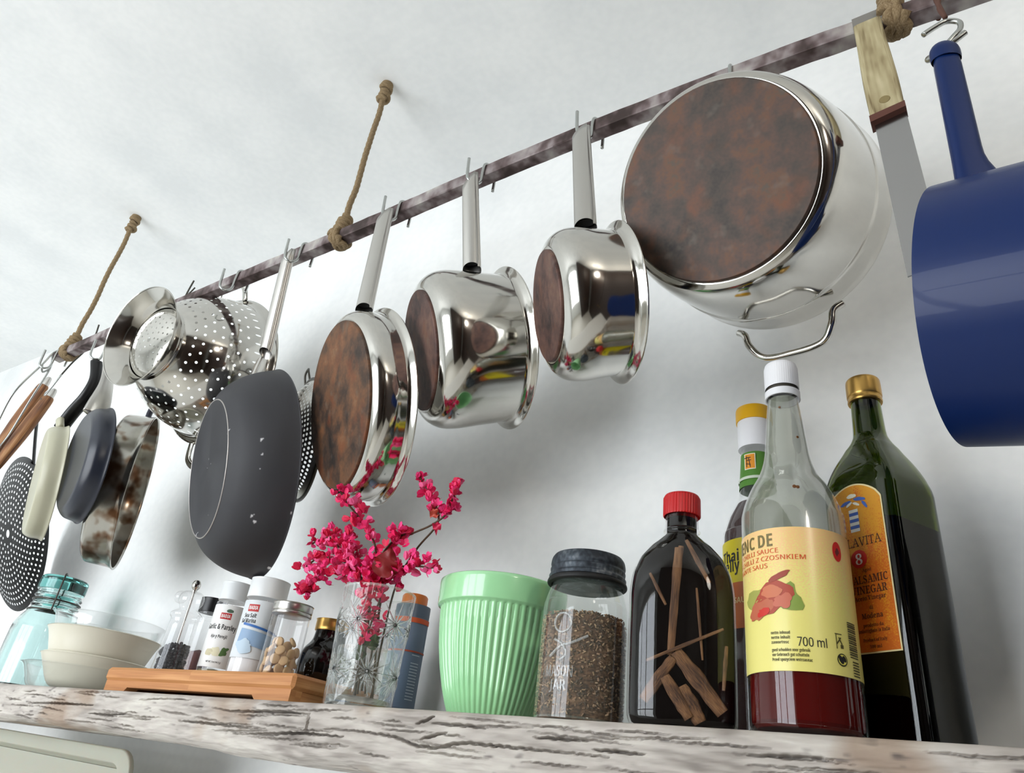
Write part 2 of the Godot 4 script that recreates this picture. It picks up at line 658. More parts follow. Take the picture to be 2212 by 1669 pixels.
func setting() -> void:
	wall_box("wall_back", Vector3(-3.35, 0, -0.15), Vector3(1.75, 2.6, 0), M.plaster)
	wall_box("ceiling", Vector3(-3.35, 2.6, -0.15), Vector3(1.75, 2.75, 2.45), M.plaster)
	wall_box("wall_right", Vector3(1.6, 0, 0), Vector3(1.75, 2.6, 2.3), M.whitewash)
	wall_box("wall_left", Vector3(-3.35, 0, 0), Vector3(-3.2, 2.6, 2.3), M.whitewash)
	var tile := mat(Color(0.86, 0.84, 0.8), 0.5)
	wall_box("floor", Vector3(-3.35, -0.1, -0.15), Vector3(1.75, 0, 2.45), tile)
	# opposite wall with the window opening
	var w := CSGBox3D.new()
	w.name = "wall_front"
	w.size = Vector3(4.95, 2.6, 0.12)
	w.position = Vector3(-0.8, 1.3, 2.36)
	w.material = M.whitewash
	var hole := CSGBox3D.new()
	hole.operation = CSGShape3D.OPERATION_SUBTRACTION
	hole.name = "opening"
	hole.size = Vector3(2.0, 1.6, 0.4)
	hole.position = Vector3(-0.62, 0.25, 0)
	w.add_child(hole)
	w.set_meta("kind", "structure")
	add_child(w)
	var win := Node3D.new()
	win.name = "window_1"
	win.set_meta("kind", "structure")
	add_child(win)
	win.position = Vector3(-1.42, 1.55, 2.36)
	var paint := mat(Color(0.86, 0.86, 0.84), 0.4)
	for s in [-1, 1]:
		part(win, "frame_rail", bevel_box(Vector3(2.0, 0.05, 0.05), 0.004), paint, at(0, s * 0.775 - 0.025, 0))
		part(win, "frame_stile", bevel_box(Vector3(0.05, 1.6, 0.05), 0.004), paint, at(s * 0.975, -0.8, 0))
	for s in [-1, 1]:
		part(win, "mullion", bevel_box(Vector3(0.06, 1.55, 0.04), 0.004), paint, at(s * 0.33, -0.775, 0))
	part(win, "glazing_bar", bevel_box(Vector3(1.95, 0.03, 0.03), 0.003), paint, at(0, 0.1, 0))
	for s in [-1, 0, 1]:
		part(win, "pane", bevel_box(Vector3(0.6, 1.5, 0.004), 0.001), glass(Color.WHITE, 0.0), at(s * 0.645, -0.75, -0.01))

	# unseen dark cupboards, added so the pots and bottles mirror something dark
	cupboard("unseen tall dark cupboard added opposite the shelf for its dark reflection", Vector3(-0.3, 0, 1.8), Vector3(1.05, 2.57, 2.26), 0)
	cupboard("unseen tall dark cupboard added at the end wall for its dark reflection", Vector3(1.12, 0, 0.1), Vector3(1.56, 2.57, 1.7), 1)
	# unseen pale worktop, added to bounce light up to the lower wall
	var counter := thing("added_bounce_counter", "unseen long pale worktop on white cabinets added under the shelf to bounce light", "counter", at(-1.03, 0, 0.35))
	part(counter, "cabinet", bevel_box(Vector3(4.2, 0.86, 0.56), 0.006), paint)
	part(counter, "worktop", bevel_box(Vector3(4.22, 0.04, 0.62), 0.006), mat(Color(0.9, 0.89, 0.87), 0.35), at(0, 0.86, 0))
	# globe lamp hung over the right end of the room
	var lamp := thing("ceiling_lamp", "round white globe lamp hung from the ceiling", "lamp", at(0.85, 2.6, 1.15))
	part(lamp, "base", lathe([Vector2(0.0, -0.03), Vector2(0.05, -0.03), Vector2(0.06, -0.02), Vector2(0.06, 0.0)], 40), paint)
	var globe := mat(Color(1, 1, 1), 0.4)
	globe.emission_enabled = true
	globe.emission = Color(1.0, 0.97, 0.92)
	globe.emission_energy_multiplier = 7.0
	part(lamp, "globe", lathe(curve2([Vector2(0.0, -0.43), Vector2(0.05, -0.415), Vector2(0.08, -0.38), Vector2(0.085, -0.35), Vector2(0.07, -0.3), Vector2(0.03, -0.27)], 6), 48), globe)
	part(lamp, "cord", lathe([Vector2(0.004, -0.28), Vector2(0.004, -0.02)], 12), paint)
	var bulb := OmniLight3D.new()
	bulb.name = "globe_light"
	bulb.light_color = Color(1.0, 0.97, 0.92)
	bulb.light_energy = 0.27
	bulb.light_size = 0.06
	bulb.omni_range = 12.0
	bulb.omni_attenuation = 2.0
	bulb.shadow_enabled = true
	bulb.position = Vector3(0.85, 2.25, 1.15)
	add_child(bulb)

# ---------------------------------------------------------------- the bar and what hangs on it
const RAIL := [Vector3(-1.545, 2.2306, 0.255), Vector3(-1.2142, 2.2407, 0.255), Vector3(-0.9197, 2.2455, 0.255), Vector3(-0.7367, 2.249, 0.255), Vector3(-0.6141, 2.2525, 0.255), Vector3(-0.4639, 2.258, 0.255), Vector3(-0.3084, 2.2595, 0.255), Vector3(-0.1874, 2.2565, 0.255), Vector3(-0.0649, 2.2499, 0.255), Vector3(-0.009, 2.2458, 0.255), Vector3(0.16, 2.233, 0.255)]

func rail_y(x: float) -> float:
	for i in RAIL.size() - 1:
		if x <= RAIL[i + 1].x:
			return lerpf(RAIL[i].y, RAIL[i + 1].y, (x - RAIL[i].x) / (RAIL[i + 1].x - RAIL[i].x))
	return RAIL[-1].y

func cupboard(label: String, lo: Vector3, hi: Vector3, side: int) -> void:  # builds an added cupboard, out of view, for its dark reflection
	var dark := mat(Color(0.17, 0.11, 0.08), 0.5)
	var s := hi - lo
	var t := thing("added_dark_cupboard", label, "cupboard", at((lo.x + hi.x) / 2, lo.y, (lo.z + hi.z) / 2))
	part(t, "carcass", bevel_box(s, 0.006), dark)
	for k in [-1, 1]:
		var door := part(t, "door", bevel_box(Vector3(s.x / 2 - 0.03, s.y - 0.12, 0.02) if side == 0 else Vector3(0.02, s.y - 0.12, s.z / 2 - 0.03), 0.004), dark, at(k * s.x / 4, 0.08, -s.z / 2 - 0.01) if side == 0 else at(-s.x / 2 - 0.01, 0.08, k * s.z / 4))
		part(door, "knob", lathe(curve2([Vector2(0.008, 0.0), Vector2(0.008, 0.012), Vector2(0.015, 0.02), Vector2(0.012, 0.028), Vector2(0.0, 0.03)], 4), 20), M.gold, Transform3D(Basis(Vector3.RIGHT, -PI / 2), Vector3(-k * (s.x / 4 - 0.05), 1.0, -0.01)) if side == 0 else Transform3D(Basis(Vector3(0, 0, 1), PI / 2), Vector3(-0.01, 1.0, -k * (s.z / 4 - 0.05))))

func make_rail() -> void:
	var path := bend(RAIL, 8)
	var rows := []
	var h := 0.0092
	var c := 0.0012
	var section := [Vector2(h, -h + c), Vector2(h, h - c), Vector2(h - c, h), Vector2(-h + c, h), Vector2(-h, h - c), Vector2(-h, -h + c), Vector2(-h + c, -h), Vector2(h - c, -h)]
	for i in path.size():
		var t := (path[mini(i + 1, path.size() - 1)] - path[maxi(i - 1, 0)]).normalized()
		var up := Vector3.UP - t * t.y
		var row := PackedVector3Array()
		for s in section:
			var wob := 1.0 + 0.05 * fine.get_noise_2d(path[i].x * 400, s.x * 9000 + s.y * 4000)
			row.append(path[i] + up.normalized() * s.y * wob + Vector3(0, 0, s.x * wob))
		if i == 0 or i == path.size() - 1:
			var cap := PackedVector3Array()
			cap.resize(8)
			cap.fill(path[i])
			if i == 0:
				rows.append(cap)
				rows.append(row)
			else:
				rows.append(row)
				rows.append(cap)
		else:
			rows.append(row)
	for r in rows:
		r.reverse()
	var o := part(self, numbered("hanging_rail"), rail_mesh(rows), M.rail)
	tag(o, "long square bar with mottled brown and grey surface slung on ropes below the ceiling", "pot rail")

func rail_mesh(rows: Array) -> ArrayMesh:   # flat faces, texture running along the bar
	var v := PackedVector3Array()
	var n := PackedVector3Array()
	var uv := PackedVector2Array()
	var idx := PackedInt32Array()
	for i in rows.size() - 1:
		for j in 8:
			var k := (j + 1) % 8
			var b := v.size()
			var q := [rows[i][j], rows[i + 1][j], rows[i + 1][k], rows[i][k]]
			var w: Vector3 = (q[2] - q[0]).cross(q[1] - q[0])
			if w.length() < 1e-13:
				w = (q[3] - q[0]).cross(q[2] - q[0])
			for p in q:
				v.append(p)
				n.append(w.normalized())
				uv.append(Vector2(p.x * 0.6, (p.y - 2.2) * 6.0 + p.z * 9.0))
			idx.append_array([b, b + 1, b + 2, b, b + 2, b + 3])
	return mesh_of(v, n, uv, idx)

func make_rope(x: float, label: String) -> void:
	var y := rail_y(x)
	var t := thing("hanging_rope", label, "rope", at(x, y, 0.255), "ropes holding the bar")
	var top := 2.6 - y
	var p := [Vector3(0, 0.03, 0)]
	for i in 9:
		p.append(Vector3(0.0016 * sin(i * 2.1), 0.03 + (top - 0.035) * (i + 1) / 9.0, 0.0016 * cos(i * 1.7)))
	part(t, "cord", tube(bend(p, 10), 0.0047, 15, true, 3, 0.012), M.rope)
	# turns round the bar
	var turns := []
	for i in 33:
		var a := TAU * i / 11.0
		var m := maxf(absf(cos(a)), absf(sin(a)))
		turns.append(Vector3(-0.009 + 0.018 * i / 32.0 + 0.002 * sin(i * 3.0), sin(a) / lerpf(1.0, m, 0.6) * 0.0125, cos(a) / lerpf(1.0, m, 0.6) * 0.0125))
	part(t, "wrapping", tube(bend(turns, 4), 0.0048, 12, true, 3, 0.012), M.rope)
	# knot over the bar
	var knot := []
	for i in 30:
		var a := TAU * i / 9.0
		knot.append(Vector3(cos(a) * 0.0072, 0.013 + 0.026 * i / 29.0, sin(a) * 0.0072 + 0.004 * (1.0 - i / 29.0)))
	part(t, "knot", tube(bend(knot, 4), 0.0046, 12, true, 3, 0.012), M.rope)
	# knot under the ceiling
	var upper := []
	for i in 34:
		var a := TAU * i / 9.0
		var k := i / 33.0
		upper.append(Vector3(cos(a) * (0.0062 + 0.002 * sin(k * 9)), top - 0.042 + 0.037 * k, sin(a) * (0.0062 + 0.002 * sin(k * 9))))
	part(t, "knot", tube(bend(upper, 4), 0.0046, 12, true, 3, 0.012), M.rope)
	part(t, "ceiling_plug", lathe(curve2([Vector2(0.0, top - 0.012), Vector2(0.009, top - 0.01), Vector2(0.0105, top - 0.003), Vector2(0.0102, top)], 4), 20), M.rope)

# S hook over the bar at x; returns the place where its lower bend carries something
func make_hook(x: float, label: String, low := 0.0, face := 1.0) -> Vector3:
	var y := rail_y(x)
	var t := thing("pot_hook", label, "hook", at(x, y, 0.255), "steel hooks on the bar")
	var r := 0.0021
	var path := bend([Vector3(0.003, -0.021, -0.0112), Vector3(0.003, -0.004, -0.0112), Vector3(0.003, 0.009, -0.0098), Vector3(0.002, 0.0138, 0.0), Vector3(0.001, 0.009, 0.0098), Vector3(0, -0.004, 0.0112), Vector3(0, -0.022 - low, 0.0115), Vector3(-0.002, -0.030 - low, 0.0165), Vector3(-0.006, -0.031 - low, 0.0225), Vector3(-0.010, -0.024 - low, 0.027), Vector3(-0.0115, -0.004 - low, 0.028), Vector3(-0.012, 0.008 - low, 0.0285)], 6)
	for i in path.size():
		path[i].z *= face
	part(t, "wire", tube(path, r, 10), M.wire)
	return Vector3(x - 0.006, y - 0.029 - low, 0.255 + 0.021)

# a flattened tube handle from s to e, slanted at both ends; "front" is the side that faces the room
func handle_mesh(length: float, half := 0.0115, depth := 0.0075) -> ArrayMesh:
	var rows := []
	var nseg := 14
	for i in nseg + 1:
		var k := float(i) / nseg
		var ring := PackedVector3Array()
		for j in 32:
			var a := TAU * j / 32
			var x := cos(a) * half
			var z := sin(a) * depth
			var notch := exp(-pow((fposmod(a - 0.55 + PI, TAU) - PI) / 0.13, 2)) * 0.0022
			x -= cos(a) * notch
			z -= sin(a) * notch
			var lowcut := (z / depth * 0.5 + 0.5) * 0.014
			var topcut := maxf(0.0, -x / half * 0.5 + 0.35) * 0.026
			ring.append(Vector3(x * lerpf(1.0, 0.93, k), lerpf(lowcut, length - topcut, k), z * lerpf(1.0, 0.85, k)))
		rows.append(ring)
	var cap := PackedVector3Array()
	var mid := Vector3.ZERO
	for p in rows[-1]:
		mid += p / 32.0
	cap.resize(32)
	cap.fill(mid)
	rows.append(cap)
	return grid(rows, true)

func add_handle(t: Node3D, s: Vector3, e: Vector3, front: Vector3, m: Material, half := 0.0115) -> void:
	var d := e - s
	var z := (front - d.normalized() * front.dot(d.normalized())).normalized()
	var f := frame(s, d, d.normalized().cross(z))
	part(t, "handle", handle_mesh(d.length(), half), m, t.transform.affine_inverse() * f)
	# black plug standing in for the shade inside the hollow handle
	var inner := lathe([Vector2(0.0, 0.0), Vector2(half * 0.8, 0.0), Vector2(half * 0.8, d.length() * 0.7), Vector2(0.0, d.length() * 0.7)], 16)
	part(t, "handle_shade_plug", inner, M.shade_black, t.transform.affine_inverse() * f * Transform3D(Basis().scaled(Vector3(1, 1, 0.5)), Vector3(0, 0.016, 0)))

func pot_profile(rb: float, rr: float, h: float, r1: float, r2: float, corner: float) -> Array:
	var p: Array = [Vector2(0.0, 0.0), Vector2(rb, 0.0)]
	p += curve2([Vector2(rb + 0.001, 0.0), Vector2(lerpf(rb, r1, 0.55), corner * 0.16), Vector2(lerpf(rb, r1, 0.9), corner * 0.5), Vector2(r1, corner), Vector2(lerpf(r1, r2, 0.5), lerpf(corner, h - 0.008, 0.5)), Vector2(r2, h - 0.008)], 6)
	p += curve2([Vector2(r2, h - 0.008), Vector2(r2 + (rr - r2) * 0.25, h - 0.0045), Vector2(rr - 0.001, h - 0.0012), Vector2(rr, h), Vector2(rr - 0.001, h + 0.0012), Vector2(rr - 0.004, h), Vector2(r2 - 0.0008, h - 0.0055)], 5)
	p += [Vector2(r2 - 0.0014, h - 0.02), Vector2(r1 - 0.0014, corner), Vector2(lerpf(rb, r1, 0.5), corner * 0.3), Vector2(rb, 0.0025), Vector2(0.0, 0.0025)]
	return p

func disc_mesh(r: float, thick: float) -> ArrayMesh:   # a pan bottom that looks along -y, with the texture laid flat on it
	var v := PackedVector3Array([Vector3(0, -thick, 0)])
	var n := PackedVector3Array([Vector3.DOWN])
	var uv := PackedVector2Array([Vector2(0.5, 0.5)])
	var idx := PackedInt32Array()
	var prof := [[r * 0.5, -thick, Vector2(0, -1)], [r - 0.0012, -thick, Vector2(0, -1)], [r - 0.0012, -thick, Vector2(0.5, -0.85)], [r, -thick + 0.001, Vector2(0.9, -0.4)], [r, 0.0, Vector2(1, 0)]]
	var sides := 72
	for q in prof:
		for j in sides:
			var a := TAU * j / sides
			v.append(Vector3(q[0] * cos(a), q[1], q[0] * sin(a)))
			n.append(Vector3(q[2].x * cos(a), q[2].y, q[2].x * sin(a)).normalized())
			uv.append(Vector2(0.5 + 0.48 * q[0] / r * cos(a), 0.5 + 0.48 * q[0] / r * sin(a)))
	for j in sides:
		var k := (j + 1) % sides
		idx.append_array([0, 1 + k, 1 + j])
		for q in prof.size() - 1:
			var a := 1 + q * sides
			idx.append_array([a + j, a + sides + k, a + sides + j, a + j, a + k, a + sides + k])
	return mesh_of(v, n, uv, idx)

func saucepan(called: String, label: String, b: Vector3, axis: Vector3, rb: float, rr: float, h: float, r1: float, r2: float, corner: float, bottom: Material, s: Vector3, e: Vector3) -> Node3D:
	var t := thing(called, label, "pan", frame(b, axis, Vector3.UP), "steel pans hanging from the bar")
	part(t, "body", lathe(pot_profile(rb, rr, h, r1, r2, corner), 96), M.steel)
	part(t, "base_disc", disc_mesh(rb - 0.0015, 0.0028), bottom)
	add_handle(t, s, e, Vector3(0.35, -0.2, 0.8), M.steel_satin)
	# the bracket that carries the handle
	var into := t.transform.affine_inverse() * s
	var spin := Basis(Vector3.UP, -atan2(into.z, into.x))
	part(t, "bracket", bevel_box(Vector3(0.005, h * 0.36, 0.017), 0.0015), M.steel_satin, Transform3D(spin, spin * Vector3(Vector2(into.x, into.z).length() - 0.001, into.y - h * 0.12, 0)))
	return t

func loop_handle(t: Node3D, r: float, y: float, half: float, out: float, side: float, wire := 0.0038) -> void:
	var pts := [Vector3(side * (r - 0.002), y + 0.012, -half - 0.012), Vector3(side * (r + 0.004), y + 0.004, -half - 0.004), Vector3(side * (r + out * 0.5), y, -half), Vector3(side * (r + out * 0.92), y, -half * 0.7), Vector3(side * (r + out), y, 0), Vector3(side * (r + out * 0.92), y, half * 0.7), Vector3(side * (r + out * 0.5), y, half), Vector3(side * (r + 0.004), y + 0.004, half + 0.004), Vector3(side * (r - 0.002), y + 0.012, half + 0.012)]
	part(t, "loop_handle", tube(bend(pts, 8), wire, 12), M.steel)

func hanging() -> void:
	make_rail()
	make_rope(-1.5, "thin jute rope tied round the free end of the bar beside the flared colander")
	make_rope(-0.737, "thin jute rope tied round the bar between two hooked pan handles")
	make_rope(0.012, "jute rope knotted round the bar beside the wooden handled knife")
	var coppery := [[0.0, Color(0.12, 0.1, 0.09)], [0.3, Color(0.3, 0.22, 0.17)], [0.55, Color(0.46, 0.32, 0.22)], [0.8, Color(0.58, 0.38, 0.24)], [1.0, Color(0.62, 0.5, 0.38)]]
	var rosy := [[0.0, Color(0.2, 0.13, 0.12)], [0.4, Color(0.4, 0.28, 0.25)], [0.7, Color(0.5, 0.36, 0.31)], [1.0, Color(0.56, 0.44, 0.36)]]
	var sooty := [[0.0, Color(0.2, 0.18, 0.17)], [0.3, Color(0.3, 0.26, 0.23)], [0.55, Color(0.38, 0.29, 0.25)], [0.7, Color(0.43, 0.3, 0.22)], [0.85, Color(0.36, 0.31, 0.27)], [1.0, Color(0.46, 0.4, 0.34)]]
	# three steel pans and the big pot
	var a2 := bearing(38.4, 19.5)
	saucepan("saucepan", "deep steel saucepan with brown stained base hanging between wide skillet and smaller saucepan", Vector3(-0.5277, 2.0008, 0.2482), a2, 0.0732, 0.101, 0.1074, 0.0955, 0.091, 0.036, burnt(1, rosy, 0.25), Vector3(-0.469, 2.0945, 0.249), Vector3(-0.4781, 2.2425, 0.278))
	make_hook(-0.468, "steel hook carrying the deep saucepan")
	var a3 := bearing(49.4, 15.4)
	saucepan("saucepan", "small steel saucepan with dark pinkish base hanging beside the biggest pot", Vector3(-0.3247, 1.9766, 0.2914), a3, 0.0568, 0.0817, 0.0717, 0.076, 0.0725, 0.03, burnt(2, rosy, 0.2), Vector3(-0.2815, 2.0445, 0.305), Vector3(-0.3165, 2.2425, 0.279))
	make_hook(-0.309, "steel hook carrying the small saucepan")
	var a1 := bearing(25.7, 17.6)
	saucepan("skillet", "shallow steel skillet with burnt orange and black base above the pink flowers", Vector3(-0.6378, 1.9447, 0.2557), a1, 0.1046, 0.1243, 0.0459, 0.1175, 0.116, 0.022, burnt(3, coppery), Vector3(-0.605, 2.051, 0.283), Vector3(-0.6213, 2.239, 0.278))
	make_hook(-0.612, "steel hook carrying the shallow skillet")
	var ab := bearing(6.5, 24.9)
	var big := thing("stockpot", "large polished steel pot with rust brown base and loop handle", "pot", frame(Vector3(-0.1556, 2.0705, 0.2912), ab, Vector3.UP))
	var prof: Array = [Vector2(0.0, 0.0), Vector2(0.0956, 0.0)]
	prof += curve2([Vector2(0.0965, 0.0), Vector2(0.1025, 0.0045), Vector2(0.1072, 0.015), Vector2(0.1112, 0.034), Vector2(0.1148, 0.065), Vector2(0.1172, 0.098)], 7)
	prof += curve2([Vector2(0.1172, 0.098), Vector2(0.1185, 0.101), Vector2(0.119, 0.105), Vector2(0.1196, 0.12), Vector2(0.1206, 0.136), Vector2(0.1222, 0.146), Vector2(0.1212, 0.148), Vector2(0.1185, 0.1465)], 6)
	prof += [Vector2(0.118, 0.135), Vector2(0.1155, 0.09), Vector2(0.109, 0.03), Vector2(0.1, 0.006), Vector2(0.09, 0.0025), Vector2(0.0, 0.0025)]
	part(big, "body", lathe(prof, 128), M.steel)
	part(big, "base_disc", disc_mesh(0.0945, 0.004), burnt(6, sooty, 0.3))
	loop_handle(big, 0.119, 0.122, 0.042, 0.014, 1.0)
	loop_handle(big, 0.119, 0.122, 0.042, 0.036, -1.0)
	make_hook(-0.147, "steel hook behind the top of the largest pot", 0.0, -1.0)
	make_wok()
	make_colander()
	make_left_pans()
	make_blue_pot()
	make_knife()

func make_wok() -> void:
	var axis := bearing(21.5, 14.7)
	var t := thing("frying_pan", "dark grey non-stick pan with scuffed outside and worn base edge", "pan", frame(Vector3(-0.8659, 1.8898, 0.2578), axis, Vector3.UP))
	var p: Array = [Vector2(0.0, 0.0015), Vector2(0.086, 0.0015), Vector2(0.089, 0.0), Vector2(0.0923, 0.0)]
	p += curve2([Vector2(0.0935, 0.0006), Vector2(0.113, 0.012), Vector2(0.1275, 0.029), Vector2(0.138, 0.05), Vector2(0.1445, 0.0715), Vector2(0.1462, 0.0745)], 7)
	p += [Vector2(0.1456, 0.0757), Vector2(0.144, 0.0745), Vector2(0.136, 0.05), Vector2(0.111, 0.0145), Vector2(0.09, 0.004), Vector2(0.0, 0.004)]
	part(t, "body", lathe(p, 112), M.slate)
	var ring := PackedVector3Array()
	for j in 97:
		var a := TAU * j / 96
		ring.append(Vector3(0.0927 * cos(a), 0.0004, 0.0927 * sin(a)))
	part(t, "worn_edge", tube(ring, 0.0009, 6, false), M.worn)
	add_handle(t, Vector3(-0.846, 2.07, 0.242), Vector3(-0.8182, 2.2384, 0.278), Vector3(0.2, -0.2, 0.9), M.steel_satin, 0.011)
	part(t, "handle_plate", bevel_box(Vector3(0.05, 0.006, 0.02), 0.002), M.steel_satin, Transform3D(Basis(Vector3(0, 0, 1), 0.35), Vector3(0.152, 0.055, 0.004)))
	make_hook(-0.809, "steel hook carrying the dark grey frying pan")
	# perforated strainer behind it
	var sx := bearing(26, 12.0)
	var s := thing("strainer", "round perforated steel strainer with dark rim tucked behind the dark grey pan", "strainer", frame(Vector3(-0.853, 1.9921, 0.128), sx, Vector3.UP))
	var sp := [Vector2(0.012, -0.028), Vector2(0.048, -0.026), Vector2(0.074, -0.017), Vector2(0.089, -0.004), Vector2(0.093, 0.0)]
	var bands := []
	for i in 10:
		var v0 := 0.12 + i * 0.078
		bands.append([v0, v0 + 0.078, 20 + i * 6, 0.0022, 1.0, 0.5 * (i % 2)])
	part(s, "basket", perforated(sp, bands, 60), M.steel_satin)
	var rim := PackedVector3Array()
	for j in 81:
		rim.append(Vector3(0.0935 * cos(TAU * j / 80), 0.0, 0.0935 * sin(TAU * j / 80)))
	part(s, "rim", tube(rim, 0.0028, 8, false), M.dark_wire)
	part(s, "hanging_loop", tube(bend([Vector3(0.093, 0, -0.012), Vector3(0.11, -0.002, -0.009), Vector3(0.118, 0.0, 0.0), Vector3(0.11, -0.002, 0.009), Vector3(0.093, 0, 0.012)], 8), 0.0018, 8), M.dark_wire)

func make_colander() -> void:
	var axis := bearing(-5.2, 10.3)
	var t := thing("colander", "round steel colander with flared foot ring and many drain holes", "colander", frame(Vector3(-1.0697, 2.1167, 0.3242), axis, Vector3.UP))
	# foot ring: flare, then a band
	var foot := curve2([Vector2(0.0845, 0.0), Vector2(0.0835, 0.0008), Vector2(0.071, 0.014), Vector2(0.0635, 0.026)], 6)
	foot = [Vector2(0.0845, -0.0012)] + foot + [Vector2(0.0632, 0.0265), Vector2(0.0622, 0.028), Vector2(0.0626, 0.0295), Vector2(0.0635, 0.031), Vector2(0.064, 0.046)]
	var outer: Array = foot.duplicate()
	outer.reverse()
	var inner := []
	for q in foot:
		inner.append(q - Vector2(0.0012, -0.0006))
	outer.reverse()
	var ring: Array = inner.duplicate()
	ring.reverse()
	part(t, "foot_ring", lathe(ring + outer, 96), M.steel)
	# bowl: bottom dome, belly, slotted shoulder, rim
	var bowl := curve2([Vector2(0.004, 0.0175), Vector2(0.03, 0.0185), Vector2(0.05, 0.0225), Vector2(0.0615, 0.031), Vector2(0.078, 0.046), Vector2(0.0985, 0.071), Vector2(0.1135, 0.1), Vector2(0.1215, 0.13), Vector2(0.1235, 0.146)], 5)
	bowl += curve2([Vector2(0.1242, 0.15), Vector2(0.129, 0.1555), Vector2(0.1345, 0.1595), Vector2(0.136, 0.1616), Vector2(0.1345, 0.1635), Vector2(0.132, 0.1625)], 4)
	var total := 0.0
	for i in range(1, bowl.size()):
		total += bowl[i].distance_to(bowl[i - 1])
	var bands := []
	var pitch := 0.0092 / total
	var v := 0.004 / total
	var k := 0
	while v + pitch < 0.052 / total:   # the flat bottom inside the foot
		var r := v * total + 0.008
		bands.append([v, v + pitch, maxi(6, int(TAU * r / 0.0115)), 0.0017, 1.0, 0.5 * (k % 2)])
		v += pitch
		k += 1
	v = 0.074 / total
	var step := 0.0135 / total
	for i in 7:   # the belly
		bands.append([v, v + step, 34, 0.0023, 1.0, 0.5 * (i % 2)])
		v += step
	v += 0.004 / total
	bands.append([v, v + 0.014 / total, 46, 0.0016, 3.4, 0.0])   # slots under the rim
	part(t, "bowl", perforated(bowl, bands, 96), M.steel)
	loop_band(t, 0.134, 0.158, 0.034, 0.034, 1.0)
	loop_band(t, 0.134, 0.158, 0.034, 0.04, -1.0)
	make_hook(-0.962, "steel hook carrying the colander by its loop", 0.004)

func loop_band(t: Node3D, r: float, y: float, half: float, out: float, side: float) -> void:
	var pts := [Vector3(side * (r - 0.004), y, -half), Vector3(side * (r + out * 0.6), y - 0.004, -half * 0.9), Vector3(side * (r + out), y - 0.006, -half * 0.35), Vector3(side * (r + out), y - 0.006, half * 0.35), Vector3(side * (r + out * 0.6), y - 0.004, half * 0.9), Vector3(side * (r - 0.004), y, half)]
	part(t, "loop_handle", tube(bend(pts, 8), 0.0062, 12, true, 0, 0.02, 0.45), M.steel)

func dish(t: Node3D, rb: float, rr: float, h: float, m: Material, corner := 0.02) -> void:
	var p: Array = [Vector2(0.0, 0.0), Vector2(rb - 0.004, 0.0)]
	p += curve2([Vector2(rb - 0.003, 0.0), Vector2(rb + 0.002, 0.002), Vector2(lerpf(rb, rr, 0.6), corner * 0.6), Vector2(rr - 0.003, h - 0.005), Vector2(rr, h), Vector2(rr - 0.001, h + 0.0012), Vector2(rr - 0.003, h)], 6)
	p += [Vector2(rr - 0.006, h - 0.006), Vector2(lerpf(rb, rr, 0.5), corner * 0.7), Vector2(rb - 0.004, 0.003), Vector2(0.0, 0.003)]
	part(t, "body", lathe(p, 88), m)

const HANDLE_C := [Vector3(-1.355, 2.03, 0.262), Vector3(-1.3356, 2.0597, 0.262), Vector3(-1.309, 2.0874, 0.262), Vector3(-1.3043, 2.1205, 0.262), Vector3(-1.317, 2.1565, 0.268)]
const HANDLE_D := [Vector3(-1.2237, 2.026, 0.272), Vector3(-1.232, 2.0666, 0.269), Vector3(-1.2445, 2.1012, 0.268), Vector3(-1.2637, 2.1409, 0.27)]

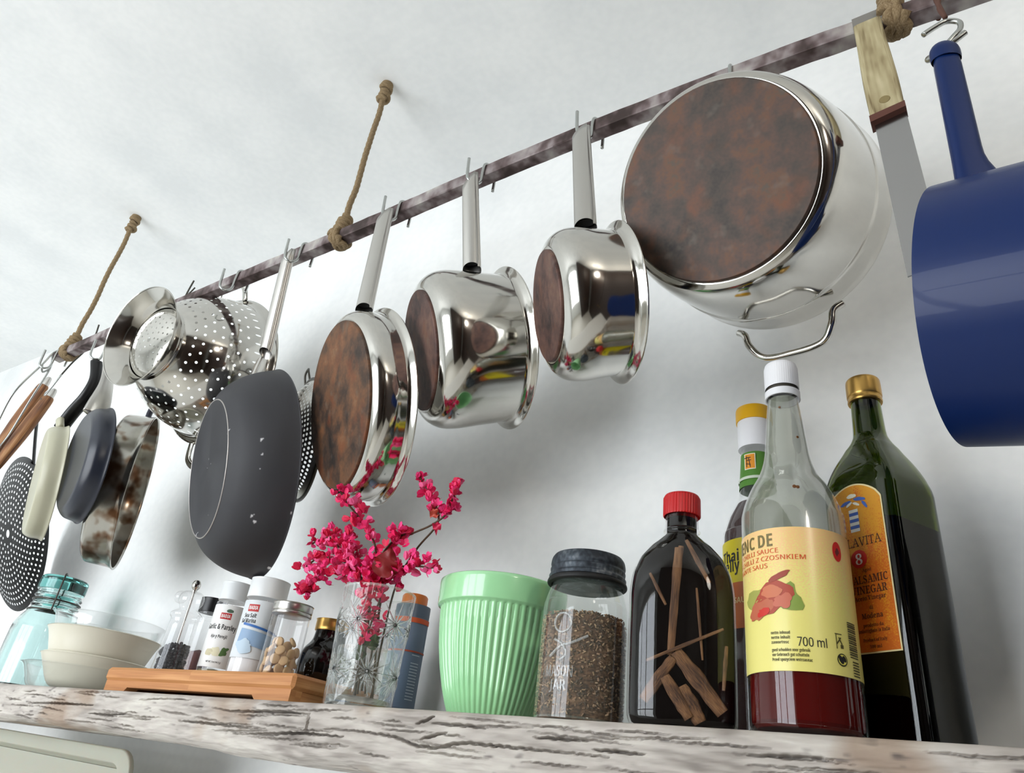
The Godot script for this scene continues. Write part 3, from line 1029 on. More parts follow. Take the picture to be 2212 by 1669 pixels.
func make_left_pans() -> void:
	# stained steel pan
	var e := bearing(34.8, 3.0)
	var t := thing("cake_pan", "stained steel pan with brown burn marks hanging below the colander", "pan", frame(Vector3(-1.264, 1.938, 0.192), e, Vector3.UP))
	var prof := pot_profile(0.1125, 0.1345, 0.0505, 0.1285, 0.131, 0.013)
	part(t, "body", lathe(prof, 96), M.stained)
	part(t, "handle", tube(bend([Vector3(0.13, 0.03, 0), Vector3(0.145, 0.03, 0.0), Vector3(0.16, 0.032, -0.002), Vector3(0.175, 0.034, -0.004)], 6), 0.0085, 12, true, 0, 0.02, 0.6), mat(Color(0.07, 0.08, 0.16), 0.4))
	# dark blue grey pan with a metal handle plate
	var d := bearing(14.1, 9.2)
	t = thing("omelette_pan", "small blue grey enamel pan with bare metal handle stub", "pan", frame(Vector3(-1.2, 1.936, 0.282), d, Vector3.UP))
	dish(t, 0.0775, 0.095, 0.0285, M.enamel_night, 0.016)
	part(t, "handle", tube(bend(HANDLE_D, 6), [0.021, 0.0208, 0.0205, 0.02, 0.0192, 0.018, 0.017, 0.016, 0.015, 0.0142, 0.0136, 0.013, 0.0125, 0.012, 0.0118, 0.0115, 0.0112, 0.011, 0.011], 12, true, 0, 0.02, 0.3), M.steel_satin, t.transform.affine_inverse())
	# cream pan with a black curved handle
	var c := bearing(20.2, 11.0)
	t = thing("cream_pan", "cream enamel frying pan with black curved handle", "pan", frame(Vector3(-1.33, 1.923, 0.2733), c, Vector3.UP))
	dish(t, 0.0866, 0.0982, 0.029, M.enamel_cream, 0.018)
	part(t, "handle", tube(bend(HANDLE_C, 6), 0.0125, 14, true, 0, 0.02, 0.6), M.black_plastic, t.transform.affine_inverse())
	part(t, "handle_neck", tube(bend([Vector3(0.094, 0.02, 0), Vector3(0.112, 0.017, 0.003)], 3), 0.013, 12, true, 0, 0.02, 0.5), M.enamel_cream)
	make_hook(-1.315, "steel hook carrying the black handled cream pan", 0.045)
	make_hook(-1.257, "steel hook carrying the blue grey pan beside the colander foot", 0.06)
	# black perforated skimmer
	var a := bearing(44, 16)
	t = thing("perforated_skimmer", "wide black skimmer with rings of small round holes", "skimmer", frame(Vector3(-1.66, 1.907, 0.13), a, Vector3.UP))
	var sp := curve2([Vector2(0.008, -0.022), Vector2(0.06, -0.02), Vector2(0.11, -0.012), Vector2(0.14, 0.0), Vector2(0.155, 0.006)], 5)
	var bands := []
	for i in 11:
		var v0 := 0.08 + i * 0.078
		var r := 0.02 + 0.011 * i
		bands.append([v0, v0 + 0.078, maxi(8, int(TAU * r / 0.0115)), 0.0027, 1.0, 0.5 * (i % 2)])
	part(t, "disc", perforated(sp, bands, 72), M.black_plastic)
	part(t, "handle", tube(bend([Vector3(0.15, 0.006, 0), Vector3(0.22, 0.002, 0), Vector3(0.3, 0.0, 0)], 5), 0.006, 10, true, 0, 0.02, 0.5), M.black_plastic)
	# two wooden handled tools
	for w in [[Vector3(-1.62, 2.195, 0.228), Vector3(-1.675, 2.03, 0.238), "pale worn wooden utensil handle with steel tip at the end of the bar"], [Vector3(-1.565, 2.155, 0.228), Vector3(-1.605, 2.02, 0.24), "reddish brown wooden utensil handle with dark rivets near the end of the bar"]]:
		var along: Vector3 = w[1] - w[0]
		t = thing("wooden_utensil", w[2], "utensil", frame(w[0], along, Vector3.RIGHT))
		var hp := curve2([Vector2(0.0, -0.001), Vector2(0.0135, 0.002), Vector2(0.0165, 0.03), Vector2(0.0175, 0.08), Vector2(0.0145, 0.13), Vector2(0.01, 0.17), Vector2(0.0, 0.172)], 6)
		part(t, "handle", lathe(hp, 20), M.brown_wood, Transform3D(Basis().scaled(Vector3(1, 1, 0.7)), Vector3.ZERO))
		part(t, "cap", lathe(curve2([Vector2(0.0, -0.02), Vector2(0.006, -0.018), Vector2(0.0095, -0.008), Vector2(0.0115, 0.01)], 4), 16), M.steel_satin, Transform3D(Basis().scaled(Vector3(1, 1, 0.7)), Vector3.ZERO))
		part(t, "blade", bevel_box(Vector3(0.02, 0.16, 0.0016), 0.0005), M.steel_satin, at(0, 0.165, 0))
		for y in [0.012, 0.03]:
			part(t, "rivet", lathe([Vector2(0.0, -0.011), Vector2(0.003, -0.011), Vector2(0.003, 0.011), Vector2(0.0, 0.011)], 10), M.dark_wire, Transform3D(Basis(Vector3.RIGHT, PI / 2), Vector3(0, y, 0)))
	# wire tongs over the end of the bar
	t = thing("wire_tongs", "bright wire tongs hooked over the end of the bar", "tongs", at(-1.53, 2.2306, 0.255))
	for s in [-1, 1]:
		part(t, "arm", tube(bend([Vector3(0.004, 0.012, 0.004 * s), Vector3(-0.004, 0.0, 0.014), Vector3(-0.012, -0.03, 0.012 + 0.008 * s), Vector3(-0.03, -0.1, 0.02 + 0.016 * s), Vector3(-0.055, -0.17, 0.015 + 0.014 * s), Vector3(-0.085, -0.2, 0.01 + 0.012 * s)], 6), 0.002, 8), M.wire)
	part(t, "bridge", tube(bend([Vector3(-0.012, -0.03, 0.004), Vector3(-0.016, -0.042, 0.012), Vector3(-0.012, -0.03, 0.02)], 5), 0.002, 8), M.wire)
	make_hook(-1.525, "steel hook at the very end of the bar", 0.01)
	# thin wire that pokes up beside the rope
	t = thing("bent_wire", "thin dark wire with closed loop end stuck beside the end rope", "wire", at(-1.47, 2.2328, 0.255))
	part(t, "shank", tube(bend([Vector3(0.03, 0.055, -0.006), Vector3(0.018, 0.03, -0.013), Vector3(0.008, 0.0, -0.0115), Vector3(-0.002, -0.03, -0.004), Vector3(-0.016, -0.06, 0.0)], 6), 0.0016, 8), M.dark_wire)
	part(t, "loop", tube(bend([Vector3(-0.016, -0.06, 0.0), Vector3(-0.026, -0.085, 0.002), Vector3(-0.034, -0.098, 0.004), Vector3(-0.031, -0.104, 0.004), Vector3(-0.026, -0.1, 0.004), Vector3(-0.019, -0.08, 0.002), Vector3(-0.012, -0.058, 0)], 6), 0.0014, 8), M.wire)
	t = thing("bent_wire", "short twiggy wire end standing on the bar behind the colander", "wire", at(-1.115, 2.2425, 0.255))
	part(t, "shank", tube(bend([Vector3(-0.012, 0.0065, 0), Vector3(-0.006, 0.018, 0.002), Vector3(-0.008, 0.034, 0.0), Vector3(-0.004, 0.05, 0.0)], 5), 0.0015, 8), M.dark_wire)
	part(t, "tip", tube(bend([Vector3(-0.006, 0.016, 0.001), Vector3(0.004, 0.022, 0.001), Vector3(0.01, 0.03, 0)], 5), 0.0014, 8), M.dark_wire)

func make_blue_pot() -> void:
	var axis := bearing(99.35, -10.5)
	var t := thing("blue_pot", "deep blue enamel pot with long blue handle", "pot", frame(Vector3(0.0067, 1.8911, 0.2607), axis, Vector3.UP))
	var p: Array = [Vector2(0.0, 0.0), Vector2(0.084, 0.0)]
	p += curve2([Vector2(0.087, 0.0), Vector2(0.0915, 0.0012), Vector2(0.094, 0.0045), Vector2(0.0947, 0.01), Vector2(0.0955, 0.12), Vector2(0.0957, 0.15)], 6)
	p += [Vector2(0.0985, 0.154), Vector2(0.0995, 0.156), Vector2(0.0985, 0.158), Vector2(0.0955, 0.156), Vector2(0.0935, 0.012), Vector2(0.084, 0.003), Vector2(0.0, 0.003)]
	part(t, "body", lathe(p, 112), M.enamel_blue)
	var inv := t.transform.affine_inverse()
	var s := Vector3(0.0365, 1.982, 0.283)
	var e := Vector3(0.0405, 2.128, 0.293)
	var d := e - s
	var hf := frame(s, d, Vector3(0.9, 0, -0.3))
	var rows := []
	for i in 19:
		var k := i / 18.0
		var w := 0.0098 + 0.0012 * (1.0 - k)
		var shift := 0.0
		if k < 0.26:
			var q := 1.0 - k / 0.26
			w += 0.0095 * q * q
			shift = 0.0085 * q * q
		if k > 0.93:
			w -= 0.003 * (k - 0.93) / 0.07
		var ring := PackedVector3Array()
		for j in 24:
			var a := TAU * j / 24
			var cx := signf(cos(a)) * pow(absf(cos(a)), 0.7)
			var cz := signf(sin(a)) * pow(absf(sin(a)), 0.7)
			ring.append(Vector3(cx * w + shift, k * d.length(), cz * 0.0062))
		rows.append(ring)
	var cap := PackedVector3Array()
	cap.resize(24)
	cap.fill(Vector3(0, d.length() + 0.0005, 0))
	rows.append(cap)
	part(t, "handle", grid(rows, true), M.enamel_blue, inv * hf)
	var capp := curve2([Vector2(0.0112, 0.0), Vector2(0.0116, 0.004), Vector2(0.011, 0.012), Vector2(0.007, 0.018), Vector2(0.0, 0.0195)], 4)
	part(t, "handle_cap", lathe(capp, 20), M.enamel_blue, inv * hf * Transform3D(Basis().scaled(Vector3(1, 1, 0.72)), Vector3(0, d.length() - 0.009, 0)))
	# its big hook and the string that holds the hook
	var h := thing("large_hook", "large open steel hook hanging from a string through the blue handle", "hook", at(0.0442, 2.1535, 0.283))
	part(h, "wire", tube(bend([Vector3(-0.0145, 0.0115, 0.006), Vector3(-0.006, 0.019, 0.003), Vector3(0.004, 0.025, 0.0), Vector3(0.0125, 0.021, -0.002), Vector3(0.0125, 0.012, -0.002), Vector3(0.006, 0.002, 0.0), Vector3(-0.006, -0.009, 0.0), Vector3(-0.0145, -0.015, 0.002), Vector3(-0.0155, -0.022, 0.006), Vector3(-0.009, -0.0245, 0.01), Vector3(0.003, -0.019, 0.012), Vector3(0.0135, -0.0125, 0.012)], 8), 0.0024, 12), M.wire)
	var x := 0.0465
	var c := thing("string_loop", "short brown string looped over the bar holding the large open hook", "string", at(x, rail_y(x), 0.255))
	var pts := []
	for i in 15:
		var a := lerpf(-0.6, PI + 0.35, i / 14.0)
		var m := maxf(absf(cos(a)), absf(sin(a)))
		pts.append(Vector3(0.002 * sin(i * 2.0), sin(a) / m * 0.0102, -cos(a) / m * 0.0102))
	pts.append(Vector3(0.001, -0.03, 0.02))
	pts.append(Vector3(0.002, -0.057, 0.0275))
	part(c, "strand", tube(bend(pts, 4), 0.0021, 9, true, 3, 0.008), mat(Color(0.36, 0.24, 0.2), 0.9))
	part(c, "strand", tube(bend([Vector3(0.004, 0.008, 0.0102), Vector3(0.003, -0.01, 0.014), Vector3(0.0, -0.035, 0.022), Vector3(0.002, -0.058, 0.0285)], 6), 0.0019, 9, true, 3, 0.008), mat(Color(0.36, 0.24, 0.2), 0.9))

func make_knife() -> void:
	var t := thing("wooden_handled_knife", "broad steel knife with pale wooden handle strapped to the bar", "knife", at(-0.0105, 2.2305, 0.272))
	var lean := Transform3D(Basis(Vector3(0, 0, 1), 0.016), Vector3.ZERO)
	part(t, "blade", slab(PackedVector2Array([Vector2(-0.0115, -0.13), Vector2(0.0135, -0.128), Vector2(0.0145, -0.27), Vector2(0.011, -0.3), Vector2(-0.0115, -0.304)]), -0.0008, 0.0008), mat(Color(0.66, 0.66, 0.66), 0.22, 1.0), lean)
	part(t, "handle", handle_block(), M.handle_wood, lean)
	part(t, "bolster", slab(PackedVector2Array([Vector2(-0.0142, -0.137), Vector2(0.0142, -0.132), Vector2(0.0142, -0.125), Vector2(-0.0142, -0.129)]), -0.0066, 0.0068), mat(Color(0.34, 0.18, 0.13), 0.6), lean)
	part(t, "rivet", lathe([Vector2(0.0045, 0.0), Vector2(0.0042, 0.0004), Vector2(0.0, 0.0005)], 18), mat(Color(0.56, 0.5, 0.34), 0.5, 0.4), lean * Transform3D(Basis(Vector3.RIGHT, PI / 2), Vector3(0.0, -0.115, 0.0062)))
	# grey strap folded over the bar
	var strap := slab(PackedVector2Array([Vector2(0.0105, -0.012), Vector2(0.0105, 0.0105), Vector2(-0.0105, 0.0105), Vector2(-0.0105, -0.014), Vector2(-0.009, -0.014), Vector2(-0.009, 0.009), Vector2(0.009, 0.009), Vector2(0.009, -0.012)]), -0.0135, 0.0135)
	part(t, "strap", strap, mat(Color(0.48, 0.47, 0.45), 0.7), Transform3D(Basis(Vector3.UP, -PI / 2), Vector3(0.001, rail_y(-0.0105) - 2.2305, 0.255 - 0.272)))

func handle_block() -> ArrayMesh:
	var rows := []
	for i in 13:
		var k := i / 12.0
		var w := lerpf(0.0136, 0.0128, k) + 0.0007 * sin(k * 5.0)
		var ring := PackedVector3Array()
		for j in 20:
			var a := TAU * j / 20
			ring.append(Vector3(signf(cos(a)) * pow(absf(cos(a)), 0.35) * w, lerpf(-0.128, -0.002, k), signf(sin(a)) * pow(absf(sin(a)), 0.35) * 0.0062))
		rows.append(ring)
	var cap := PackedVector3Array()
	cap.resize(20)
	cap.fill(Vector3(0, -0.002, 0))
	rows.append(cap)
	return grid(rows, true)

# ---------------------------------------------------------------- the shelf and what stands on it
const TOP := 1.611
const CRACKS := [
	[[-0.6927, 1.5985], [-0.6474, 1.5997], [-0.6132, 1.6004], [-0.577, 1.6001]], [[-0.5753, 1.6005], [-0.5738, 1.5929], [-0.574, 1.5833]],
	[[-0.6801, 1.577], [-0.6121, 1.5815], [-0.5741, 1.5837], [-0.5256, 1.5839]],
	[[-0.5512, 1.589], [-0.4986, 1.5893], [-0.4652, 1.5876], [-0.4379, 1.5822], [-0.4179, 1.5821], [-0.3995, 1.5865], [-0.3856, 1.5877], [-0.3452, 1.5877], [-0.3035, 1.5874], [-0.2611, 1.587]],
	[[-0.427, 1.6007], [-0.3974, 1.6005], [-0.3693, 1.5999]], [[-0.9557, 1.5836], [-0.9148, 1.5835], [-0.8787, 1.5877]],
	[[-0.7782, 1.5845], [-0.7063, 1.5846], [-0.6437, 1.5834]], [[-0.2745, 1.5909], [-0.254, 1.5909], [-0.2325, 1.5903]],
	[[-0.1578, 1.5954], [-0.1315, 1.5963], [-0.1066, 1.5966]], [[-1.1087, 1.5895], [-1.0274, 1.5916], [-0.9571, 1.5924]],
	[[-0.4445, 1.599], [-0.4325, 1.6029], [-0.4257, 1.6062]], [[-0.4366, 1.5876], [-0.4248, 1.5908], [-0.4108, 1.5945]], [[-0.325, 1.5962], [-0.3004, 1.5964], [-0.273, 1.5972]]]

var cracks := []

func collect_cracks() -> void:   # the big splits of the plank and many hair cracks along the grain
	for c in CRACKS:
		var line := []
		for p in c:
			line.append(Vector2(p[0], p[1]))
		cracks.append([line, 0.00042, 0.0006, 0.011])
	for i in 90:
		var x := rng.randf_range(-1.2, 0.05)
		var y := rng.randf_range(1.572, 1.607)
		var l := rng.randf_range(0.02, 0.09)
		var s := rng.randf_range(-0.03, 0.03)
		cracks.append([[Vector2(x, y), Vector2(x + l * 0.5, y + l * s + rng.randf_range(-0.0006, 0.0006)), Vector2(x + l, y + l * s * 2.0)], 0.0003, 0.0003, 0.005])

func crack_depth(near: Array, x: float, y: float) -> float:
	var deep := 0.0
	for c in near:
		var line: Array = c[0]
		var best := 1.0
		var along := 0.0
		var q := Vector2(x, y + 0.0009 * fine.get_noise_2d(x * 2600, line[0].y * 90000))
		for k in line.size() - 1:
			var a: Vector2 = line[k]
			var b: Vector2 = line[k + 1]
			var s := Geometry2D.get_closest_point_to_segment(q, a, b)
			var d := q.distance_to(s)
			if d < best:
				best = d
				along = (k + a.distance_to(s) / a.distance_to(b)) / (line.size() - 1)
		var wide: float = c[1] + c[2] * sin(clampf(along, 0, 1) * PI)
		if best < wide * 1.7:
			deep = maxf(deep, c[3] * exp(-pow(best / wide, 4)) * (0.35 + 0.65 * sin(clampf(along, 0, 1) * PI)))
	return deep

func make_shelf() -> void:
	var wood := mat(Color.WHITE, 0.9)
	wood.albedo_texture = picture(1536, 160, func(u, v):
		var x: float = u * 9.0
		var t: float = 0.56 + 0.2 * cloud(x, v, 130, 2) + 0.2 * cloud(x * 0.6, v * 2.2, 420, 3) + 0.3 * fine.get_noise_2d(x * 110, v * 900)
		var c := ramp([[0.0, Color(0.44, 0.41, 0.39)], [0.3, Color(0.61, 0.58, 0.55)], [0.55, Color(0.72, 0.69, 0.66)], [1.0, Color(0.82, 0.8, 0.76)]], t)
		var brown := clampf(cloud(x, v, 210, 12) * 1.8 - 0.5, 0, 1)
		c = c.lerp(Color(0.5, 0.39, 0.3), brown * 0.5)
		var speck := clampf(fine.get_noise_2d(x * 170, v * 900) * 4.0 - 1.7, 0, 1) * clampf(cloud(x, v, 160, 21) * 3.0, 0, 1)
		return c.lerp(Color(0.3, 0.27, 0.26), speck * 0.7))
	collect_cracks()
	var x0 := -1.9
	var x1 := 0.32
	var nx := 1500
	# points round the cross section: [along the back and underside, then the front face in fine steps, then the top]
	var rows := []
	for i in nx + 1:
		var x := lerpf(x0, x1, float(i) / nx)
		var under := 1.566 - 0.008 * smoothstep(-1.0, -0.55, x) - 0.012 * smoothstep(-0.6, 0.1, x) + 0.003 * noise.get_noise_1d(x * 700)
		var out := 0.243 + 0.0035 * noise.get_noise_1d(x * 420 + 900)
		var near := []
		for c in cracks:
			if x > minf(c[0][0].x, c[0][-1].x) - 0.004 and x < maxf(c[0][0].x, c[0][-1].x) + 0.004:
				near.append(c)
		var row := PackedVector3Array()
		row.append(Vector3(x, TOP, 0.0))
		row.append(Vector3(x, under + 0.004, 0.0))
		row.append(Vector3(x, under + 0.001, 0.1))
		row.append(Vector3(x, under, out - 0.03))
		row.append(Vector3(x, under + 0.0004, out - 0.012))
		var n := 96
		for k in n + 1:
			var s := float(k) / n
			var y := lerpf(under, TOP, s)
			var round_ := 0.012 * pow(1.0 - minf(s * 5.0, 1.0), 2) + 0.0055 * pow(maxf(s * 9.0 - 8.0, 0.0), 2)
			var z := out - round_ + 0.0016 * noise.get_noise_2d(x * 900, y * 3800) + 0.0007 * fine.get_noise_2d(x * 900, y * 5200)
			z -= crack_depth(near, x, y)
			z = minf(z, 0.2465)
			row.append(Vector3(x, y, z))
		row.append(Vector3(x, TOP, out - 0.02))
		row.append(Vector3(x, TOP, 0.1))
		row.append(Vector3(x, TOP, 0.0))
		row.reverse()
		rows.append(row)
	var o := part(self, numbered("driftwood_shelf"), grid(rows), wood)
	tag(o, "thick weathered driftwood plank shelf with long cracks fixed to the wall", "shelf")
	o.mesh = shelf_uv(o.mesh)

func shelf_uv(m: ArrayMesh) -> ArrayMesh:
	var a := m.surface_get_arrays(0)
	var v: PackedVector3Array = a[Mesh.ARRAY_VERTEX]
	var uv := PackedVector2Array()
	for p in v:
		uv.append(Vector2(p.x * 0.42, (TOP - p.y) * 4.2 + (0.25 - p.z) * 4.2 if p.y < TOP - 0.0001 else (0.25 - p.z) * 4.2))
	a[Mesh.ARRAY_TEX_UV] = uv
	var out := ArrayMesh.new()
	out.add_surface_from_arrays(Mesh.PRIMITIVE_TRIANGLES, a)
	return out

func shelf_things() -> void:
	make_shelf()
	make_plastic_tray()
	make_bowls()
	make_teal_jar()
	make_spices()
	make_vase()
	make_green_bowl()
	make_mason_jar()
	make_flask()
	make_yellow_cap_bottle()
	make_chilli_bottle()
	make_vinegar_bottle()
	add_mirrored_bottles()

func make_plastic_tray() -> void:
	var m := mat(Color(0.66, 0.66, 0.6), 0.4)
	m.subsurf_scatter_enabled = true
	m.subsurf_scatter_strength = 0.3
	var t := thing("plastic_tray", "pale grey plastic tray with rounded corners stored under the shelf", "tray", Transform3D(Basis(Vector3(0, 0, 1), -0.016) * Basis(Vector3.RIGHT, -0.05), Vector3(-1.215, 1.294, 0.16)))
	var rim := func(w: float, h: float, r: float) -> PackedVector2Array:
		var p := PackedVector2Array()
		for q in [[1, 1, 0.0], [-1, 1, PI / 2], [-1, -1, PI], [1, -1, PI * 1.5]]:
			for k in 9:
				var a: float = q[2] + PI / 2 * k / 8.0
				p.append(Vector2(q[0] * (w - r) + cos(a) * r, 0.125 + q[1] * (h - r) + sin(a) * r))
		return p
	part(t, "floor", slab(rim.call(0.233, 0.112, 0.024), -0.006, -0.003), m)
	var rows := []
	for s in [[0.233, 0.112, 0.024, -0.005], [0.238, 0.117, 0.028, 0.016], [0.24, 0.119, 0.03, 0.019], [0.258, 0.133, 0.036, 0.02], [0.26, 0.135, 0.038, 0.018], [0.26, 0.135, 0.038, 0.013]]:
		var ring := PackedVector3Array()
		for p in rim.call(s[0], s[1], s[2]):
			ring.append(Vector3(p.x, p.y, s[3]))
		rows.append(ring)
	part(t, "rim", grid(rows, true), m)

func make_bowls() -> void:
	var c := Vector3(-1.19, TOP, 0.132)
	var shell := func(pts: Array, thick: float) -> Array:
		var p := curve2(pts, 5)
		var inner := []
		for q in p:
			inner.append(Vector2(maxf(q.x - thick, 0.0), q.y + thick * 0.5))
		inner.reverse()
		return [Vector2(0.0, pts[0].y)] + p + inner + [Vector2(0.0, pts[0].y + thick)]
	for b in [
		["glass_bowl", "lowest clear glass dish under the stacked cream bowls", [Vector2(0.068, 0.0), Vector2(0.08, 0.006), Vector2(0.088, 0.022), Vector2(0.0935, 0.032), Vector2(0.098, 0.0345)], 0.0028, M.bowl_glass],
		["cream_bowl", "lower cream china bowl sitting in the clear glass dish", [Vector2(0.045, 0.006), Vector2(0.056, 0.013), Vector2(0.067, 0.032), Vector2(0.0765, 0.05), Vector2(0.078, 0.0515)], 0.003, M.white_china],
		["cream_bowl", "upper cream china bowl stacked in the lower cream bowl", [Vector2(0.043, 0.019), Vector2(0.056, 0.0265), Vector2(0.067, 0.05), Vector2(0.0765, 0.077), Vector2(0.0815, 0.0875), Vector2(0.083, 0.089)], 0.003, M.white_china],
		["glass_bowl", "topmost clear glass bowl rising out of the cream bowls", [Vector2(0.044, 0.034), Vector2(0.056, 0.044), Vector2(0.066, 0.066), Vector2(0.074, 0.09), Vector2(0.0795, 0.109), Vector2(0.083, 0.111)], 0.0026, M.bowl_glass]]:
		var o := part(self, numbered(b[0]), lathe(shell.call(b[2], b[3]), 80), b[4], Transform3D(Basis(), c))
		tag(o, b[1], "bowl", "stacked bowls")

func make_teal_jar() -> void:
	var t := thing("clip_top_jar", "pale teal glass jar with glass lid and dark wire clamp", "jar", at(-1.43, TOP, 0.112))
	var aqua := solid_glass(Color(0.89, 0.955, 0.95), 0.03)
	var outer: Array = [Vector2(0.0, 0.0), Vector2(0.047, 0.0)] + curve2([Vector2(0.05, 0.001), Vector2(0.0525, 0.006), Vector2(0.053, 0.02), Vector2(0.053, 0.095), Vector2(0.05, 0.113), Vector2(0.0425, 0.128), Vector2(0.038, 0.136), Vector2(0.0365, 0.14)], 6)
	outer += curve2([Vector2(0.0365, 0.14), Vector2(0.0395, 0.144), Vector2(0.0365, 0.149), Vector2(0.0362, 0.156), Vector2(0.0392, 0.16), Vector2(0.0365, 0.165), Vector2(0.036, 0.17)], 5)
	var inner := [Vector2(0.0325, 0.17), Vector2(0.033, 0.14), Vector2(0.038, 0.128), Vector2(0.0465, 0.11), Vector2(0.049, 0.095), Vector2(0.049, 0.012), Vector2(0.044, 0.006), Vector2(0.0, 0.006)]
	part(t, "body", lathe(outer + inner, 80), aqua)
	var lid := curve2([Vector2(0.0365, 0.171), Vector2(0.0392, 0.172), Vector2(0.0395, 0.185), Vector2(0.039, 0.192), Vector2(0.036, 0.195)], 5)
	part(t, "lid", lathe([Vector2(0.0, 0.171)] + lid + [Vector2(0.02, 0.1965), Vector2(0.0, 0.197)], 72), solid_glass(Color(0.5, 0.82, 0.8), 0.03))
	var ring := PackedVector3Array()
	for j in 65:
		ring.append(Vector3(0.0385 * cos(TAU * j / 64), 0.1525, 0.0385 * sin(TAU * j / 64)))
	part(t, "neck_wire", tube(ring, 0.0015, 8, false), M.dark_wire)
	var ring2 := PackedVector3Array()
	for j in 65:
		ring2.append(Vector3(0.0405 * cos(TAU * j / 64), 0.134, 0.0405 * sin(TAU * j / 64)))
	part(t, "lower_wire", tube(ring2, 0.0015, 8, false), M.dark_wire)
	var d := Vector3(0.86, 0, 0.5)
	part(t, "clamp", tube(bend([d * 0.041 + Vector3(0, 0.134, 0), d * 0.0435 + Vector3(0, 0.155, 0), d * 0.0435 + Vector3(0, 0.185, 0), d * 0.036 + Vector3(0, 0.1985, 0), Vector3(0, 0.2, 0), -d * 0.036 + Vector3(0, 0.1985, 0), -d * 0.0435 + Vector3(0, 0.185, 0), -d * 0.041 + Vector3(0, 0.134, 0)], 7), 0.0015, 8), M.dark_wire)

func jar_shell(r: float, h: float, neck: float, neck_h: float) -> Array:
	return [Vector2(0.0, 0.0), Vector2(r - 0.004, 0.0)] + curve2([Vector2(r - 0.002, 0.0008), Vector2(r, 0.004), Vector2(r, 0.012), Vector2(r, h - neck_h - 0.012), Vector2(lerpf(r, neck, 0.3), h - neck_h - 0.004), Vector2(neck, h - neck_h), Vector2(neck, h)], 5)

